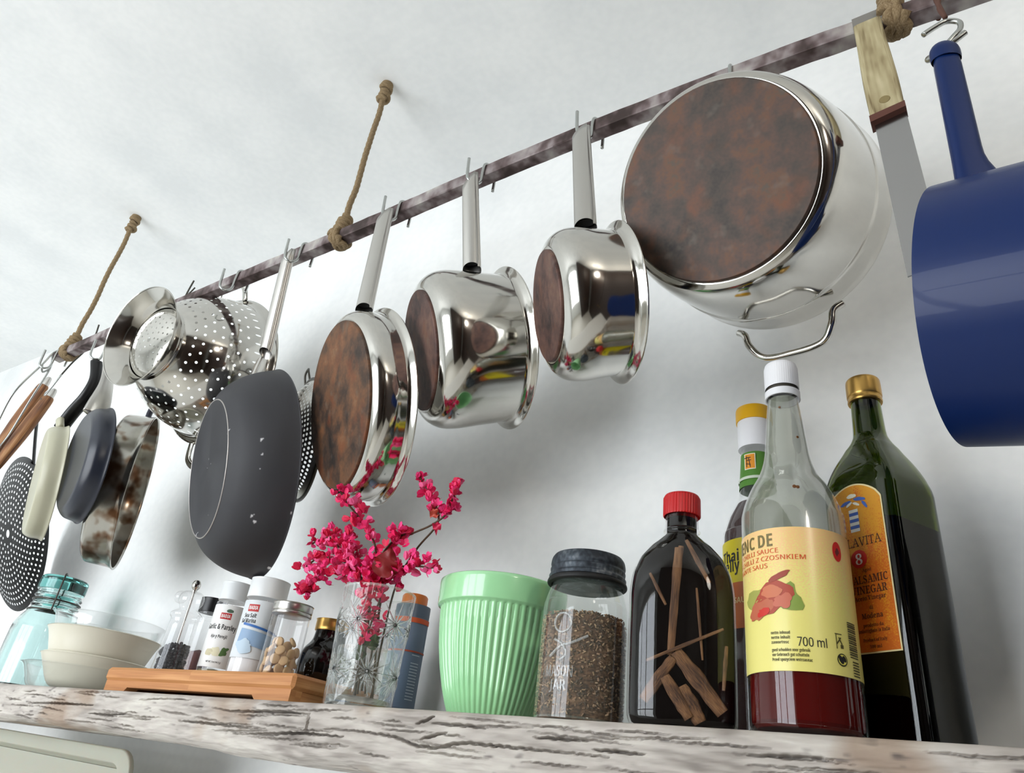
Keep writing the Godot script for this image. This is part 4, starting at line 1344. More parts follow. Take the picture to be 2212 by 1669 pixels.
func make_spices() -> void:
	# the little wooden stand
	var stand := thing("wooden_stand", "low orange wooden stand with chamfered edge under the spice jars", "stand", at(-0.837, TOP, 0.13))
	var board := bevel_box(Vector3(0.366, 0.0165, 0.15), 0.0035)
	part(stand, "board", board, M.wood, at(0, 0.016, 0))
	for s in [-1, 1]:
		part(stand, "apron", slab(PackedVector2Array([Vector2(-0.179, 0.0), Vector2(-0.137, 0.0), Vector2(-0.127, 0.0085), Vector2(0.118, 0.0085), Vector2(0.128, 0.0), Vector2(0.179, 0.0), Vector2(0.1795, 0.0165), Vector2(-0.1795, 0.0165)]), -0.008, 0.008), M.wood, at(0, 0, s * 0.0645))
	for s in [-1, 1]:
		part(stand, "foot", bevel_box(Vector3(0.02, 0.0165, 0.114), 0.001), M.wood, at(s * 0.169, 0, 0))
	var y := TOP + 0.0326
	# pepper mill
	var t := thing("pepper_mill", "clear acrylic pepper mill with chrome knob and black peppercorns", "mill", at(-0.959, y, 0.157))
	part(t, "body", lathe([Vector2(0.0, 0.0), Vector2(0.0215, 0.0)] + curve2([Vector2(0.0222, 0.002), Vector2(0.0205, 0.03), Vector2(0.019, 0.06), Vector2(0.0185, 0.071), Vector2(0.021, 0.075), Vector2(0.021, 0.079), Vector2(0.0165, 0.083), Vector2(0.012, 0.086)], 5), 48), M.acrylic)
	part(t, "head", lathe(curve2([Vector2(0.012, 0.086), Vector2(0.0135, 0.09), Vector2(0.017, 0.096), Vector2(0.0165, 0.104), Vector2(0.012, 0.1095), Vector2(0.0, 0.111)], 5), 48), M.acrylic)
	part(t, "side_knob", lathe(curve2([Vector2(0.0, -0.009), Vector2(0.006, -0.0068), Vector2(0.009, 0.0), Vector2(0.006, 0.0068), Vector2(0.0, 0.009)], 5), 24), M.acrylic, at(-0.021, 0.103, 0.004))
	part(t, "spindle", lathe([Vector2(0.0, 0.004), Vector2(0.0016, 0.004), Vector2(0.0016, 0.115), Vector2(0.0, 0.115)], 12), M.steel)
	part(t, "knob", lathe(curve2([Vector2(0.0022, 0.109), Vector2(0.003, 0.113), Vector2(0.0058, 0.117), Vector2(0.006, 0.122), Vector2(0.0035, 0.1265), Vector2(0.0, 0.1272)], 5), 28), M.steel)
	var corns := MultiMesh.new()
	corns.transform_format = MultiMesh.TRANSFORM_3D
	var ball := SphereMesh.new()
	ball.radius = 0.0024
	ball.height = 0.0046
	ball.radial_segments = 10
	ball.rings = 6
	corns.mesh = ball
	corns.instance_count = 420
	for i in 420:
		var a := rng.randf() * TAU
		var r := 0.0175 * sqrt(rng.randf())
		corns.set_instance_transform(i, Transform3D(Basis(), Vector3(r * cos(a), 0.003 + rng.randf() * (0.036 - r * 0.3 + 0.005 * cos(a)), r * sin(a))))
	var pc := MultiMeshInstance3D.new()
	pc.name = "peppercorns"
	pc.multimesh = corns
	pc.material_override = mat(Color(0.035, 0.03, 0.03), 0.6)
	pc.set_meta("kind", "stuff")
	t.add_child(pc)
	# slim bottle with a black cap
	t = thing("spice_bottle", "slim clear spice bottle with glossy black cap and reddish powder", "bottle", at(-1.0026, y, 0.09))
	part(t, "glass", lathe(jar_shell(0.0188, 0.1, 0.0165, 0.006), 40), M.acrylic)
	part(t, "cap", lathe([Vector2(0.0, 0.098), Vector2(0.0188, 0.098)] + curve2([Vector2(0.0192, 0.0985), Vector2(0.0192, 0.1), Vector2(0.0192, 0.1165), Vector2(0.018, 0.1185), Vector2(0.0, 0.119)], 4), 40), M.black_plastic)
	part(t, "spice", lathe([Vector2(0.0, 0.002), Vector2(0.0172, 0.002), Vector2(0.0172, 0.04), Vector2(0.0, 0.046)], 32), mat(Color(0.33, 0.14, 0.1), 0.9))
	# two seasoning shakers with printed labels
	seasoning(Vector3(-0.9257, y, 0.112), 0.0222, 0.133, 54.4, true)
	seasoning(Vector3(-0.8132, y, 0.145), 0.0247, 0.1235, 52.2, false)
	# jar of tablets
	t = thing("tablet_jar", "small clear jar with ridged steel lid holding beige tablets", "jar", at(-0.7329, y, 0.1647))
	part(t, "glass", lathe(jar_shell(0.0228, 0.078, 0.0215, 0.004), 48), M.acrylic)
	part(t, "lid", lathe([Vector2(0.0, 0.0705), Vector2(0.023, 0.0705)] + curve2([Vector2(0.0238, 0.071), Vector2(0.0238, 0.0735), Vector2(0.0231, 0.0745), Vector2(0.0238, 0.0758), Vector2(0.0238, 0.0825), Vector2(0.0225, 0.0845), Vector2(0.0, 0.0848)], 4), 48), M.steel_satin)
	var pill := lathe([Vector2(0.0, 0.0)] + curve2([Vector2(0.0035, 0.0), Vector2(0.0056, 0.0007), Vector2(0.006, 0.0022), Vector2(0.0056, 0.0037), Vector2(0.0035, 0.0044)], 3) + [Vector2(0.0, 0.0046)], 18)
	var beige := mat(Color(0.76, 0.63, 0.46), 0.7)
	var k := 0
	for lev in 4:
		var n: int = [9, 9, 8, 4][lev]
		for i in n:
			var a := TAU * i / n + lev * 0.4
			var r: float = 0.0148 if lev < 3 else 0.009
			var o := part(self, numbered("tablet"), pill, beige, Transform3D(frame(Vector3.ZERO, Vector3(cos(a) + rng.randf_range(-0.5, 0.5), rng.randf_range(-0.3, 0.7), sin(a) + rng.randf_range(-0.5, 0.5)), Vector3(0.3, 1, 0.2)).basis, Vector3(-0.7329 + r * cos(a), y + 0.0068 + lev * 0.0105 + 0.002 * sin(i * 2.3), 0.1647 + r * sin(a))))
			tag(o, "round beige tablet inside the steel lidded jar", "tablet", "tablets in the small jar")
			k += 1
	# dark jar with a gold lid
	t = thing("dark_jar", "squat dark brown glass jar with gold lid half hidden behind the cut glass vase", "jar", at(-0.735, y, 0.093))
	part(t, "body", lathe([Vector2(0.0, 0.0), Vector2(0.024, 0.0)] + curve2([Vector2(0.029, 0.002), Vector2(0.0332, 0.013), Vector2(0.0338, 0.026), Vector2(0.03, 0.043), Vector2(0.0215, 0.056), Vector2(0.0195, 0.07)], 6) + [Vector2(0.0, 0.07)], 48), mat(Color(0.035, 0.02, 0.016), 0.08))
	part(t, "lid", lathe([Vector2(0.0, 0.068), Vector2(0.021, 0.068)] + curve2([Vector2(0.0215, 0.069), Vector2(0.0215, 0.0805), Vector2(0.0205, 0.082), Vector2(0.0, 0.0822)], 3), 40), M.gold)

func seasoning(where: Vector3, r: float, h: float, view: float, parsley: bool) -> void:
	var t := thing("seasoning_shaker", "clear shaker with printed garlic and parsley label and pale cap" if parsley else "clear shaker with blue and white sea salt label and wide pale cap", "shaker", Transform3D(Basis(), where))
	part(t, "bottle", lathe(jar_shell(r, h - 0.02, r - 0.003, 0.006), 56), M.acrylic)
	part(t, "contents", lathe([Vector2(0.0, 0.002), Vector2(r - 0.0015, 0.002), Vector2(r - 0.0015, h * (0.1 if parsley else 0.62)), Vector2(0.0, h * (0.1 if parsley else 0.62) + 0.003)], 40), mat(Color(0.5, 0.48, 0.36) if parsley else Color(0.9, 0.9, 0.9), 0.9))
	var cr := r + (-0.0005 if parsley else 0.0005)
	var cap: Array = [Vector2(0.0, h - 0.026), Vector2(cr, h - 0.026), Vector2(cr, h - 0.004)] + curve2([Vector2(cr - 0.0002, h - 0.003), Vector2(cr - 0.002, h - 0.0003), Vector2(0.0, h)], 3)
	part(t, "cap", lathe(cap, 48), mat(Color(0.92, 0.93, 0.93), 0.35))
	var y0 := 0.016 if parsley else 0.022
	var y1 := 0.099 if parsley else 0.092
	var lr := r + 0.0003
	var label := part(t, "label", label_patch(lr, y0, y1, view - 100, view + 105), M.paper if parsley else mat(Color(0.84, 0.86, 0.87), 0.5))
	var p := lr + 0.0002
	var q := view
	if parsley:
		part(label, "print", around_bottle(flat_shape(rect(-0.0075, -0.004, 0.0075, 0.0045)), -0.005, 0.083, p, q), M.red_ink)
		part(label, "print", around_bottle(flat_shape(blob(0, 0, 0.0045, 0.0025, 0.1, 3)), -0.001, 0.0905, p, q), mat(Color(0.3, 0.4, 0.32), 0.5))
		part(label, "lettering", around_bottle(letters("BADIA", 0.0045, 0.0125), -0.005, 0.081, p + 0.0001, q), M.paper)
		part(label, "lettering", around_bottle(letters("Garlic & Parsley", 0.0068, 0.044), -0.008, 0.063, p, q), M.ink)
		part(label, "lettering", around_bottle(letters("Ajo y Perejil", 0.0042, 0.023), -0.007, 0.0525, p, q), M.ink)
		part(label, "print", around_bottle(flat_shape(blob(0, 0, 0.0075, 0.006, 0.2, 4)), -0.006, 0.036, p, q), mat(Color(0.88, 0.86, 0.74), 0.6))
		part(label, "print", around_bottle(flat_shape(blob(0, 0, 0.005, 0.0045, 0.2, 6)), -0.014, 0.035, p, q), mat(Color(0.8, 0.77, 0.64), 0.6))
		part(label, "print", around_bottle(flat_shape(blob(0, 0, 0.006, 0.0045, 0.5, 7, 0.5)), 0.006, 0.038, p + 0.0001, q), mat(Color(0.33, 0.46, 0.25), 0.6))
		part(label, "lettering", around_bottle(letters("NET WT. 5 oz (141.7 g)", 0.0022, 0.02), -0.004, 0.021, p, q), M.ink)
	else:
		part(label, "print", around_bottle(flat_shape(rect(-0.03, -0.0014, 0.03, 0.0014, 20)), 0.008, 0.0575, p + 0.0009, q, -0.16), mat(Color(0.2, 0.42, 0.7), 0.5))
		part(label, "print", around_bottle(flat_shape(rect(-0.03, -0.009, 0.03, 0.009, 20)), 0.006, 0.044, p + 0.0007, q, -0.13), mat(Color(0.55, 0.66, 0.78), 0.5))
		part(label, "print", around_bottle(flat_shape(blob(0, 0, 0.011, 0.008, 0.3, 9)), -0.013, 0.036, p + 0.0011, q), mat(Color(0.72, 0.8, 0.86), 0.5))
		part(label, "print", around_bottle(flat_shape(rect(-0.0075, -0.0045, 0.0075, 0.0045)), -0.0135, 0.082, p, q), M.red_ink)
		part(label, "lettering", around_bottle(letters("BADIA", 0.0045, 0.0125), -0.0135, 0.08, p + 0.0001, q), M.paper)
		part(label, "lettering", around_bottle(letters("Sea Salt", 0.0052, 0.0175), -0.0155, 0.07, p, q), M.ink)
		part(label, "lettering", around_bottle(letters("Sal Marina", 0.0052, 0.021), -0.0165, 0.0635, p, q), M.ink)
		for k in 22:
			part(label, "print", around_bottle(flat_shape(rect(-0.0022, -0.00035, 0.0022, 0.00035 * (0.4 + fmod(k * 0.73, 1.0)), 4)), 0.0135, 0.066 + k * 0.0011, p, q), mat(Color(0.5, 0.52, 0.54), 0.6))

# ---------------------------------------------------------------- vase and flowers
func make_vase() -> void:
	var c := Vector3(-0.5656, TOP, 0.1937)
	var t := thing("cut_glass_vase", "clear cut crystal vase with star patterns holding pink flowers", "vase", Transform3D(Basis(), c))
	var rows := []
	var nr := 60
	var nc := 180
	for i in nr + 1:
		var k := float(i) / nr
		var y := 0.118 * k
		var ring := PackedVector3Array()
		for j in nc:
			var a := TAU * j / nc
			var r := lerpf(0.0345, 0.0392, k)
			var cut := 0.0
			if k > 0.05 and k < 0.9:
				var u := a / TAU * 6.0
				var du: float = (u - floor(u) - 0.5) * r * TAU / 6.0
				for cy in [0.088, 0.036]:
					var q := Vector2(du if cy > 0.06 else fposmod(du + r * TAU / 12.0 + r * TAU / 12.0, r * TAU / 6.0) - r * TAU / 12.0, y - cy)
					var d := q.length()
					if d < 0.027:
						var spoke := absf(sin(q.angle() * 6.0))
						cut = maxf(cut, pow(1.0 - spoke, 2.0) * 0.003 * smoothstep(0.0, 0.003, d) * (1.0 - d / 0.027))
			elif k >= 0.9:
				cut = 0.0006 * (1.0 - absf(sin(a * 18)))
			ring.append(Vector3((r - cut) * cos(a), y, (r - cut) * sin(a)))
		rows.append(ring)
	var foot := []
	for r in [0.0001, 0.033]:
		var ring := PackedVector3Array()
		for j in nc:
			ring.append(Vector3(r * cos(TAU * j / nc), 0.0, r * sin(TAU * j / nc)))
		foot.append(ring)
	part(t, "crystal", grid(foot + rows, true), glass(Color(0.86, 0.9, 0.88), 0.05, 0.02))
	part(t, "lip", lathe(curve2([Vector2(0.0384, 0.1165), Vector2(0.0392, 0.1185), Vector2(0.038, 0.1195), Vector2(0.0368, 0.118)], 3), 64), glass(Color(0.86, 0.9, 0.88), 0.2, 0.02))
	part(t, "thick_foot", lathe([Vector2(0.0, 0.001), Vector2(0.032, 0.001), Vector2(0.0335, 0.004), Vector2(0.032, 0.011), Vector2(0.0, 0.0115)], 48), solid_glass(Color(0.95, 0.97, 0.96), 0.02))
	# star cuts ground into the wall of the vase
	var sparkle := solid_glass(Color(0.97, 0.98, 0.98), 0.02)
	for k in 12:
		var low := k % 2
		var cy: float = [0.082, 0.034][low]
		var phi := TAU * k / 12.0 + 0.2
		var st := SurfaceTool.new()
		for s in 14:
			var dir := Vector2.from_angle(TAU * s / 14.0)
			var reach: float = 0.024 if s % 2 == 0 else 0.015
			var pts := PackedVector3Array()
			var rad := []
			for i in 7:
				var q := dir * lerpf(0.0012, reach, i / 6.0)
				var y: float = cy + q.y
				var r: float = lerpf(0.0345, 0.0392, y / 0.118) - 0.0002
				var w: float = phi + q.x / r
				pts.append(Vector3(r * cos(w), y, r * sin(w)))
				rad.append(lerpf(0.0013, 0.0003, i / 6.0))
			st.append_from(tube(pts, rad, 6), 0, Transform3D())
		part(t, "star_cut", st.commit(), sparkle)
	var water := lathe([Vector2(0.0, 0.0115), Vector2(0.0238, 0.0115), Vector2(0.0292, 0.0165), Vector2(0.0312, 0.058), Vector2(0.0, 0.058)], 48)
	part(t, "water", water, glass(Color(0.8, 0.85, 0.78), 0.06))
	make_flowers(c)
	# bottle behind the vase
	var b := thing("slim_bottle", "slim grey blue labelled bottle with orange top behind the flower vase", "bottle", at(-0.637, TOP, 0.055))
	part(b, "body", lathe([Vector2(0.0, 0.0), Vector2(0.02, 0.0)] + curve2([Vector2(0.0215, 0.002), Vector2(0.022, 0.006), Vector2(0.022, 0.13), Vector2(0.021, 0.137), Vector2(0.016, 0.141)], 4) + [Vector2(0.0, 0.141)], 48), mat(Color(0.3, 0.35, 0.42), 0.4))
	part(b, "cap", lathe([Vector2(0.0, 0.14), Vector2(0.0165, 0.14), Vector2(0.0165, 0.153), Vector2(0.015, 0.155), Vector2(0.0, 0.155)], 32), mat(Color(0.8, 0.42, 0.12), 0.4))
	var lab := part(b, "label", label_patch(0.0222, 0.02, 0.125, -70, 150), mat(Color(0.36, 0.42, 0.5), 0.5))
	part(lab, "print", around_bottle(flat_shape(rect(-0.03, -0.003, 0.03, 0.003, 16)), 0, 0.121, 0.0232, 45), mat(Color(0.75, 0.3, 0.12), 0.5))
	part(lab, "print", around_bottle(flat_shape(rect(-0.03, -0.001, 0.03, 0.001, 16)), 0, 0.084, 0.0232, 45), mat(Color(0.62, 0.26, 0.16), 0.5))
	for k in 15:
		part(lab, "print", around_bottle(flat_shape(rect(-0.006, -0.0005, 0.006, 0.0005, 6)), 0.013, 0.03 + k * 0.0034 + (0.006 if k > 12 else 0.0), 0.0226, 45), mat(Color(0.66, 0.7, 0.75), 0.5))

func petal_mesh(open: float) -> ArrayMesh:   # one papery heart shaped bloom: five cupped petals
	var v := PackedVector3Array()
	var n := PackedVector3Array()
	var idx := PackedInt32Array()
	for k in 5:
		var a := TAU * k / 5 + 0.3 * (k % 2)
		var out := Vector3(cos(a), 0, sin(a))
		var side := Vector3(-sin(a), 0, cos(a))
		var rows := []
		for s in [[0.0, 0.02, 0.0], [0.35, 0.42, 0.3], [0.7, 0.5, 0.72], [0.92, 0.34, 1.0], [1.0, 0.04, 1.12]]:
			var row := []
			for w in [-1.0, 0.0, 1.0]:
				var lift: Vector3 = Vector3.UP * s[2] * (1.0 - open * 0.55) + out * (0.08 + s[0] * (0.3 + open * 0.55) - 0.12 * absf(w) * s[1])
				row.append(lift + side * w * s[1] * (0.85 if k < 3 else 0.6))
			rows.append(row)
		var b := v.size()
		for r in rows:
			for p in r:
				v.append(p)
				n.append((out * 0.8 + Vector3.UP * 0.3 + side * 0.01).normalized())
		for i in 4:
			for j in 2:
				var q := b + i * 3 + j
				idx.append_array([q, q + 3, q + 4, q, q + 4, q + 1])
	# proper normals
	var acc := PackedVector3Array()
	acc.resize(v.size())
	for i in range(0, idx.size(), 3):
		var w := (v[idx[i + 2]] - v[idx[i]]).cross(v[idx[i + 1]] - v[idx[i]])
		for k in 3:
			acc[idx[i + k]] += w
	for i in acc.size():
		n[i] = acc[i].normalized() if acc[i].length() > 1e-12 else Vector3.UP
	return mesh_of(v, n, PackedVector2Array(), idx)

func leaf_mesh(length: float, wide: float) -> ArrayMesh:
	var rows := []
	for i in 13:
		var k := i / 12.0
		var w := wide * sin(pow(k, 0.62) * PI) * (1.0 if k < 0.98 else 0.3)
		var row := PackedVector3Array()
		for j in 7:
			var s := j / 3.0 - 1.0
			row.append(Vector3(s * w, k * length, 0.16 * length * k * k - 0.25 * absf(s) * w + 0.004 * sin(k * 14) * absf(s)))
		rows.append(row)
	return grid(rows)

func make_flowers(c: Vector3) -> void:
	var pinks := []
	for col in [Color(0.92, 0.12, 0.4), Color(0.96, 0.24, 0.53), Color(0.87, 0.1, 0.3), Color(0.97, 0.4, 0.62)]:
		var m := mat(col, 0.55)
		m.backlight_enabled = true
		m.backlight = Color(0.5, 0.1, 0.25)
		pinks.append(m)
	var bloom := [petal_mesh(0.1), petal_mesh(0.5), petal_mesh(0.9)]
	var stem := mat(Color(0.3, 0.21, 0.13), 0.7)
	var green := mat(Color(0.3, 0.36, 0.16), 0.6)
	var sprays := [
		["arching pink flower spray reaching up to the burnt skillet", [[-0.566, 1.625, 0.2], [-0.572, 1.72, 0.2], [-0.558, 1.768, 0.222], [-0.572, 1.796, 0.24], [-0.58, 1.809, 0.255], [-0.586, 1.823, 0.27]], 0.44, 34, 0.013],
		["tall pink flower spray ending in an upright forked tip", [[-0.552, 1.623, 0.188], [-0.557, 1.72, 0.2], [-0.552, 1.775, 0.205], [-0.506, 1.7985, 0.2], [-0.489, 1.808, 0.2], [-0.483, 1.822, 0.2], [-0.477, 1.846, 0.2]], 0.72, 34, 0.007],
		["pink flower spray curling up beside the upright forked spray", [[-0.56, 1.623, 0.182], [-0.55, 1.73, 0.19], [-0.53, 1.775, 0.19], [-0.5, 1.803, 0.196], [-0.512, 1.83, 0.198], [-0.537, 1.8595, 0.198]], 0.66, 26, 0.008],
		["pink flower spray bending sideways over the spice jars", [[-0.575, 1.625, 0.19], [-0.576, 1.715, 0.2], [-0.6, 1.757, 0.212], [-0.625, 1.778, 0.214], [-0.652, 1.793, 0.21], [-0.682, 1.789, 0.205]], 0.34, 52, 0.016],
		["drooping pink flower spray hanging low over the tablet jar", [[-0.578, 1.628, 0.184], [-0.58, 1.73, 0.195], [-0.605, 1.748, 0.222], [-0.625, 1.742, 0.23], [-0.64, 1.73, 0.23], [-0.65, 1.722, 0.228]], 0.3, 52, 0.017],
		["dense pink flower spray leaning towards the green bowl", [[-0.556, 1.627, 0.196], [-0.556, 1.725, 0.2], [-0.54, 1.748, 0.208], [-0.52, 1.752, 0.208], [-0.485, 1.7495, 0.204]], 0.3, 50, 0.016],
		["short crimson flower spray crowding the mouth of the vase", [[-0.567, 1.63, 0.2], [-0.566, 1.715, 0.21], [-0.56, 1.745, 0.218], [-0.545, 1.777, 0.214], [-0.53, 1.792, 0.206]], 0.3, 62, 0.02],
		["pink flower spray spreading over the shaker caps", [[-0.572, 1.63, 0.196], [-0.574, 1.72, 0.205], [-0.595, 1.752, 0.216], [-0.622, 1.763, 0.22], [-0.65, 1.765, 0.218], [-0.672, 1.757, 0.214]], 0.36, 46, 0.0165],
		["pink flower spray filling the middle of the bunch", [[-0.563, 1.63, 0.194], [-0.566, 1.72, 0.21], [-0.585, 1.75, 0.222], [-0.6, 1.77, 0.222], [-0.606, 1.788, 0.216]], 0.36, 44, 0.0165],
		["inner flower spray with blooms sunk into the vase", [[-0.562, 1.64, 0.204], [-0.561, 1.67, 0.206], [-0.557, 1.7, 0.206], [-0.55, 1.728, 0.21], [-0.575, 1.752, 0.222]], 0.3, 40, 0.0145]]
	for s in sprays.size():
		var d: Array = sprays[s]
		var t := thing("flower_spray", d[0], "flower", Transform3D(Basis(), c), "pink flower sprays in the vase")
		var pts := []
		for p in d[1]:
			pts.append(Vector3(p[0], p[1], p[2]) - c)
		var line := bend(pts, 8)
		part(t, "stem", tube(line, 0.0011, 7), stem)
		for i in d[3]:
			var k: float = lerpf(d[2], 1.0, (i + rng.randf() * 0.8) / d[3])
			var at_ := k * (line.size() - 1)
			var q: int = mini(int(at_), line.size() - 2)
			var base: Vector3 = line[q].lerp(line[q + 1], at_ - q)
			var off := Vector3(rng.randf_range(-1, 1), rng.randf_range(-1, 0.9), rng.randf_range(-1, 1)).normalized()
			var away: float = d[4] * rng.randf_range(0.25, 1.0) * lerpf(1.15, 0.55, pow(float(i) / d[3], 2))
			var pos := base + off * away
			if s == 9:
				var flat := Vector2(pos.x, pos.z)
				if pos.y < 0.12 and flat.length() > 0.026:
					flat = flat.normalized() * 0.026
					pos = Vector3(flat.x, pos.y, flat.y)
			var size := rng.randf_range(0.006, 0.0098) * (1.0 if i < d[3] - 4 else 0.75)
			var b := Basis(Vector3(rng.randf_range(-1, 1), 0.1, rng.randf_range(-1, 1)).normalized(), rng.randf_range(0.0, 1.6)) * Basis(Vector3.UP, rng.randf() * TAU)
			var pick := rng.randi() % 4
			if s in [6, 9] and pick == 3:
				pick = 2
			part(t, "bloom", bloom[rng.randi() % 3], pinks[pick], Transform3D(b.scaled(Vector3.ONE * size), pos))
		if s == 6:
			part(t, "leaf", leaf_mesh(0.034, 0.014), mat(Color(0.5, 0.03, 0.05), 0.5), frame(Vector3(-0.543, 1.737, 0.222) - c, Vector3(0.35, 0.8, 0.1), Vector3(0.8, 0, -0.55)))
		if s == 1:
			part(t, "leaf", leaf_mesh(0.016, 0.0055), mat(Color(0.72, 0.3, 0.22), 0.5), frame(Vector3(-0.5, 1.806, 0.2) - c, Vector3(-0.45, 0.8, 0.1), Vector3(0.8, 0, -0.5)))
			part(t, "leaf", leaf_mesh(0.014, 0.005), mat(Color(0.8, 0.12, 0.3), 0.5), frame(Vector3(-0.497, 1.802, 0.2) - c, Vector3(0.1, -0.8, 0.1), Vector3(0.8, 0, -0.5)))
		if s in [3, 5, 9]:
			for k in 3:
				part(t, "leaf", leaf_mesh(0.02, 0.007), green, frame(Vector3(-0.566 + 0.012 * (k - 1), 1.645 + 0.012 * k, 0.206) - c, Vector3(0.6 * (k - 1) + 0.2, 0.8, 0.2), Vector3(0.8, 0, -0.5)))

# ---------------------------------------------------------------- bowl, jars and bottles
func make_green_bowl() -> void:
	var rows := []
	var nc := 416
	var prof := [[0.0001, 0.0, 0.0], [0.0365, 0.0, 0.0], [0.0385, 0.002, 0.0], [0.0405, 0.006, 0.7], [0.0455, 0.018, 1.0], [0.0505, 0.033, 1.0], [0.0555, 0.052, 1.0], [0.0598, 0.073, 1.0], [0.0625, 0.092, 1.0], [0.0638, 0.107, 1.0], [0.064, 0.1125, 0.9], [0.0642, 0.1148, 0.0], [0.067, 0.116, 0.0], [0.0676, 0.1175, 0.0], [0.068, 0.125, 0.0], [0.0687, 0.1395, 0.0], [0.0685, 0.1428, 0.0], [0.0672, 0.144, 0.0], [0.0659, 0.1432, 0.0], [0.0652, 0.138, 0.0], [0.0622, 0.1, 0.0], [0.052, 0.05, 0.0], [0.038, 0.012, 0.0], [0.0001, 0.006, 0.0]]
	for s in prof:
		var ring := PackedVector3Array()
		for j in nc:
			var a := TAU * j / nc
			var r: float = s[0] - s[2] * 0.00155 * pow(absf(sin(a * 26.0)), 3.0)
			ring.append(Vector3(r * cos(a), s[1] * 0.945, r * sin(a)))
		rows.append(ring)
	var m := mat(Color(0.64, 0.87, 0.65), 0.16)
	m.clearcoat_enabled = true
	m.clearcoat = 0.5
	m.clearcoat_roughness = 0.05
	var o := part(self, numbered("mixing_bowl"), grid(rows, true), m, at(-0.4487, TOP, 0.1293))
	tag(o, "mint green ribbed pottery bowl with smooth banded rim", "bowl")
	# small nail-like stub on the wall behind it
	var peg := thing("wall_peg", "small dark grey peg on the wall just behind the mint green bowl", "peg", Transform3D(Basis(Vector3.RIGHT, PI / 2), Vector3(-0.56, 1.735, 0.0)))
	part(peg, "pin", lathe(curve2([Vector2(0.004, 0.0), Vector2(0.004, 0.03), Vector2(0.0065, 0.034), Vector2(0.0065, 0.042), Vector2(0.004, 0.046), Vector2(0.0, 0.047)], 4), 16), mat(Color(0.3, 0.28, 0.27), 0.5))

